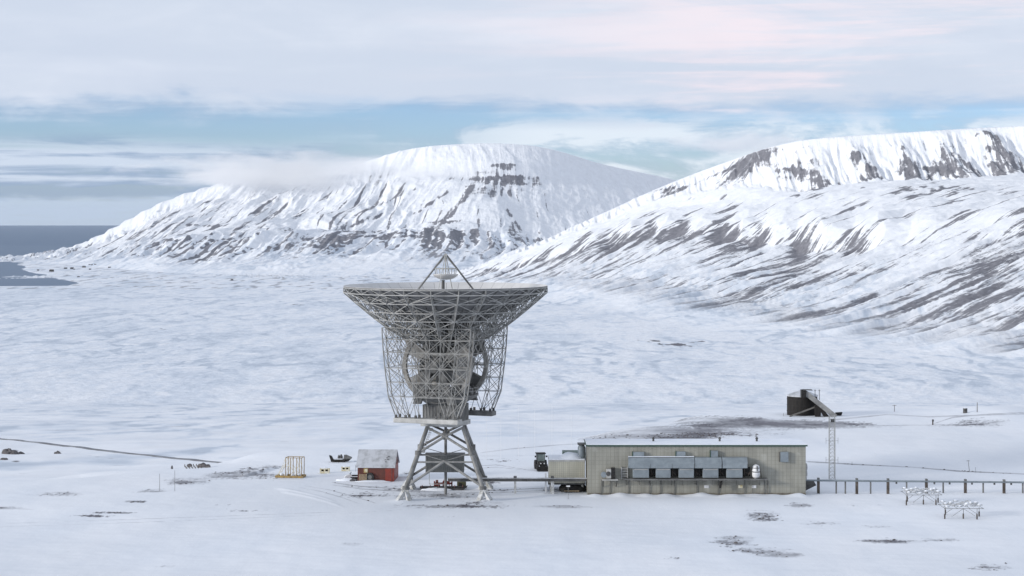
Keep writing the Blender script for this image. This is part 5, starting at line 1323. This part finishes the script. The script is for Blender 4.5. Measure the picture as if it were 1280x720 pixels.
    # houses of the far settlement by the shore
    hs = [(64.5,339.5,'low dark house nearest the shore, lowest of the far settlement'),(82,336,'dark block-shaped house in the middle of the far settlement'),(90,336.2,'dark house pair-mate just right of the middle house of the far settlement'),
          (92.6,336.9,'small annex at the right foot of the dark house in the far settlement'),(105,334.5,'grey house among the rubble on the right of the far settlement'),(112,331.2,'upper left house in the small cluster above the far settlement'),
          (115,331.5,'middle house in the small cluster above the far settlement'),(119,330.8,'upper right house in the small cluster above the far settlement'),(112.5,337,'lowest house of the right-hand cluster in the far settlement'),
          (137,334.6,'lone dark hut to the right of the far settlement'),(47.5,338.2,'tiny hut farthest left by the water'),(98,346.5,'tiny hut on the flats below the far settlement'),(290,350.5,'tiny dark hut alone on the plain under the left mountain'),(354,348,'pale tiny hut on the plain left of the dish rim')]
    for i, (px_, py_, lab) in enumerate(hs):
        x, y, z = hit(px_, py_, 3000, 17000); sc = (1.5,1.3,1.2,.8,1.3,.8,.7,.8,.8,1.0,.8,.9,.8,.7)[i]
        t = thing('house', lab, 'house', (x, y, z-1), rs.uniform(-.4,.4), 'houses of the far settlement')
        w, d, h = 8.5*sc, 6*sc, 6.5*sc
        MB(0).box(-w,w,-d,d,0,h).build('wall', G['dark_wood'] if i not in (4,13) else G['steel_mid'], t)
        MB(0).prism([(-w-.5,-d-.6,h+.02),(-w-.5,d+.6,h+.02),(-w-.5,0,h+4*sc)], (2*w+1,0,0)).build('roof', G['dirty_snow'] if i % 2 else G['rockface'], t)
    # loose stones on the windswept patches
    m = MB(0); n = 0; xs = rs.uniform(-75, 85, 26000); ys = rs.uniform(236, 385, 26000)
    z, rk, _ = terrain(xs, ys)
    for i in range(len(xs)):
        if rk[i] > .32+rs.rand()*.5 and n < 900 and not (10 < xs[i] < 47 and 299 < ys[i] < 314):
            r = rs.uniform(.05,.16)*(1.6 if rs.rand() < .06 else 1); m.lump((xs[i], ys[i], z[i]), (r*1.3, r, r*.8), i, 6, 4); n += 1
    o = m.build('loose_stones', G['rockface'], None); tag(o, 'loose dark stones scattered over the windswept patches of the snowfield', 'stones', None, 'stuff')
def build_haze(dens):
    me = bpy.data.meshes.new('haze'); x0,x1,y0,y1,z0,z1 = -200000,200000,-1000,140000,-345,760
    v = [(x,y,z) for x in (x0,x1) for y in (y0,y1) for z in (z0,z1)]
    me.from_pydata(v, [], [(0,1,3,2),(4,6,7,5),(0,4,5,1),(2,3,7,6),(0,2,6,4),(1,5,7,3)])
    m = bpy.data.materials.new('haze_air'); m.use_nodes = True; nt = m.node_tree
    for n in list(nt.nodes): nt.nodes.remove(n)
    out = nt.nodes.new('ShaderNodeOutputMaterial'); p = nt.nodes.new('ShaderNodeVolumePrincipled')
    p.inputs['Color'].default_value = (.80,.88,1,1); p.inputs['Density'].default_value = dens; p.inputs['Anisotropy'].default_value = .2
    nt.links.new(p.outputs[0], out.inputs['Volume']); me.materials.append(m)
    link(bpy.data.objects.new('haze', me), 'stuff')
def cloud(name, label, c, size, dens, seed, yaw=0):
    """a wisp of cloud: one closed blob with a soft, noisy density"""
    m = MB(0); q = MB(0)
    n, k = 24, 12
    pr = [(math.sin(PI*j/k)+1e-4, -math.cos(PI*j/k)) for j in range(k+1)]
    q.lathe(pr, n=n, close=False)
    mt = bpy.data.materials.new('cloud_vapour'); mt.use_nodes = True; nt = mt.node_tree; N = nt.nodes; L = nt.links
    for x in list(N): N.remove(x)
    out = N.new('ShaderNodeOutputMaterial'); p = N.new('ShaderNodeVolumePrincipled'); tc = N.new('ShaderNodeTexCoord')
    p.inputs['Color'].default_value = (1,1,1,1); p.inputs['Anisotropy'].default_value = .35
    ln = N.new('ShaderNodeVectorMath'); ln.operation = 'LENGTH'; L.new(tc.outputs['Object'], ln.inputs[0])
    mp = N.new('ShaderNodeMapping'); mp.inputs['Scale'].default_value = (2.2,1.2,.9); mp.inputs['Location'].default_value = (seed, seed*.7, 0)
    ns = N.new('ShaderNodeTexNoise'); ns.inputs['Scale'].default_value = 1.6; ns.inputs['Detail'].default_value = 5; ns.inputs['Roughness'].default_value = .6
    L.new(tc.outputs['Object'], mp.inputs[0]); L.new(mp.outputs[0], ns.inputs['Vector'])
    a = N.new('ShaderNodeMath'); a.operation = 'SUBTRACT'; a.inputs[0].default_value = 1.0; L.new(ln.outputs['Value'], a.inputs[1])
    b = N.new('ShaderNodeMath'); b.operation = 'MULTIPLY_ADD'; b.inputs[1].default_value = 1.9; b.inputs[2].default_value = -.98; L.new(ns.outputs['Fac'], b.inputs[0])
    d = N.new('ShaderNodeMath'); d.operation = 'ADD'; L.new(a.outputs[0], d.inputs[0]); L.new(b.outputs[0], d.inputs[1])
    e = N.new('ShaderNodeMapRange'); e.interpolation_type = 'SMOOTHSTEP'; e.inputs[1].default_value = .1; e.inputs[2].default_value = .95; e.inputs[4].default_value = dens
    L.new(d.outputs[0], e.inputs[0]); L.new(e.outputs[0], p.inputs['Density']); L.new(p.outputs[0], out.inputs['Volume'])
    o = q.build(name, mt, None, True); o.location = c; o.scale = size; o.rotation_euler = (0,0,yaw); tag(o, label, 'cloud', None, 'stuff')
    return o
def clouds():
    x, y, z = at(378, 216, 15150); cloud('mountain_cloud', 'long veil of white cloud lying over the left shoulder of the left mountain', (x, y, z), (1550, 800, 190), .0085, 3)
    x, y, z = at(545, 218, 14500); cloud('mountain_cloud', 'thin shred of cloud drifting across the face below the flat summit of the left mountain', (x, y, z), (700, 320, 110), .0040, 8)
    x, y, z = at(925, 178, 10100); cloud('mountain_cloud', 'wisp of cloud touching the left end of the right mountain plateau', (x, y, z), (480, 500, 85), .0040, 5)
build_light(); build_terrain(); build_sea()
make_mats()
dish_antenna(); small_yard(); main_building(); beige_cabin(); pipeline(); right_side()
build_haze(.42e-5); clouds()
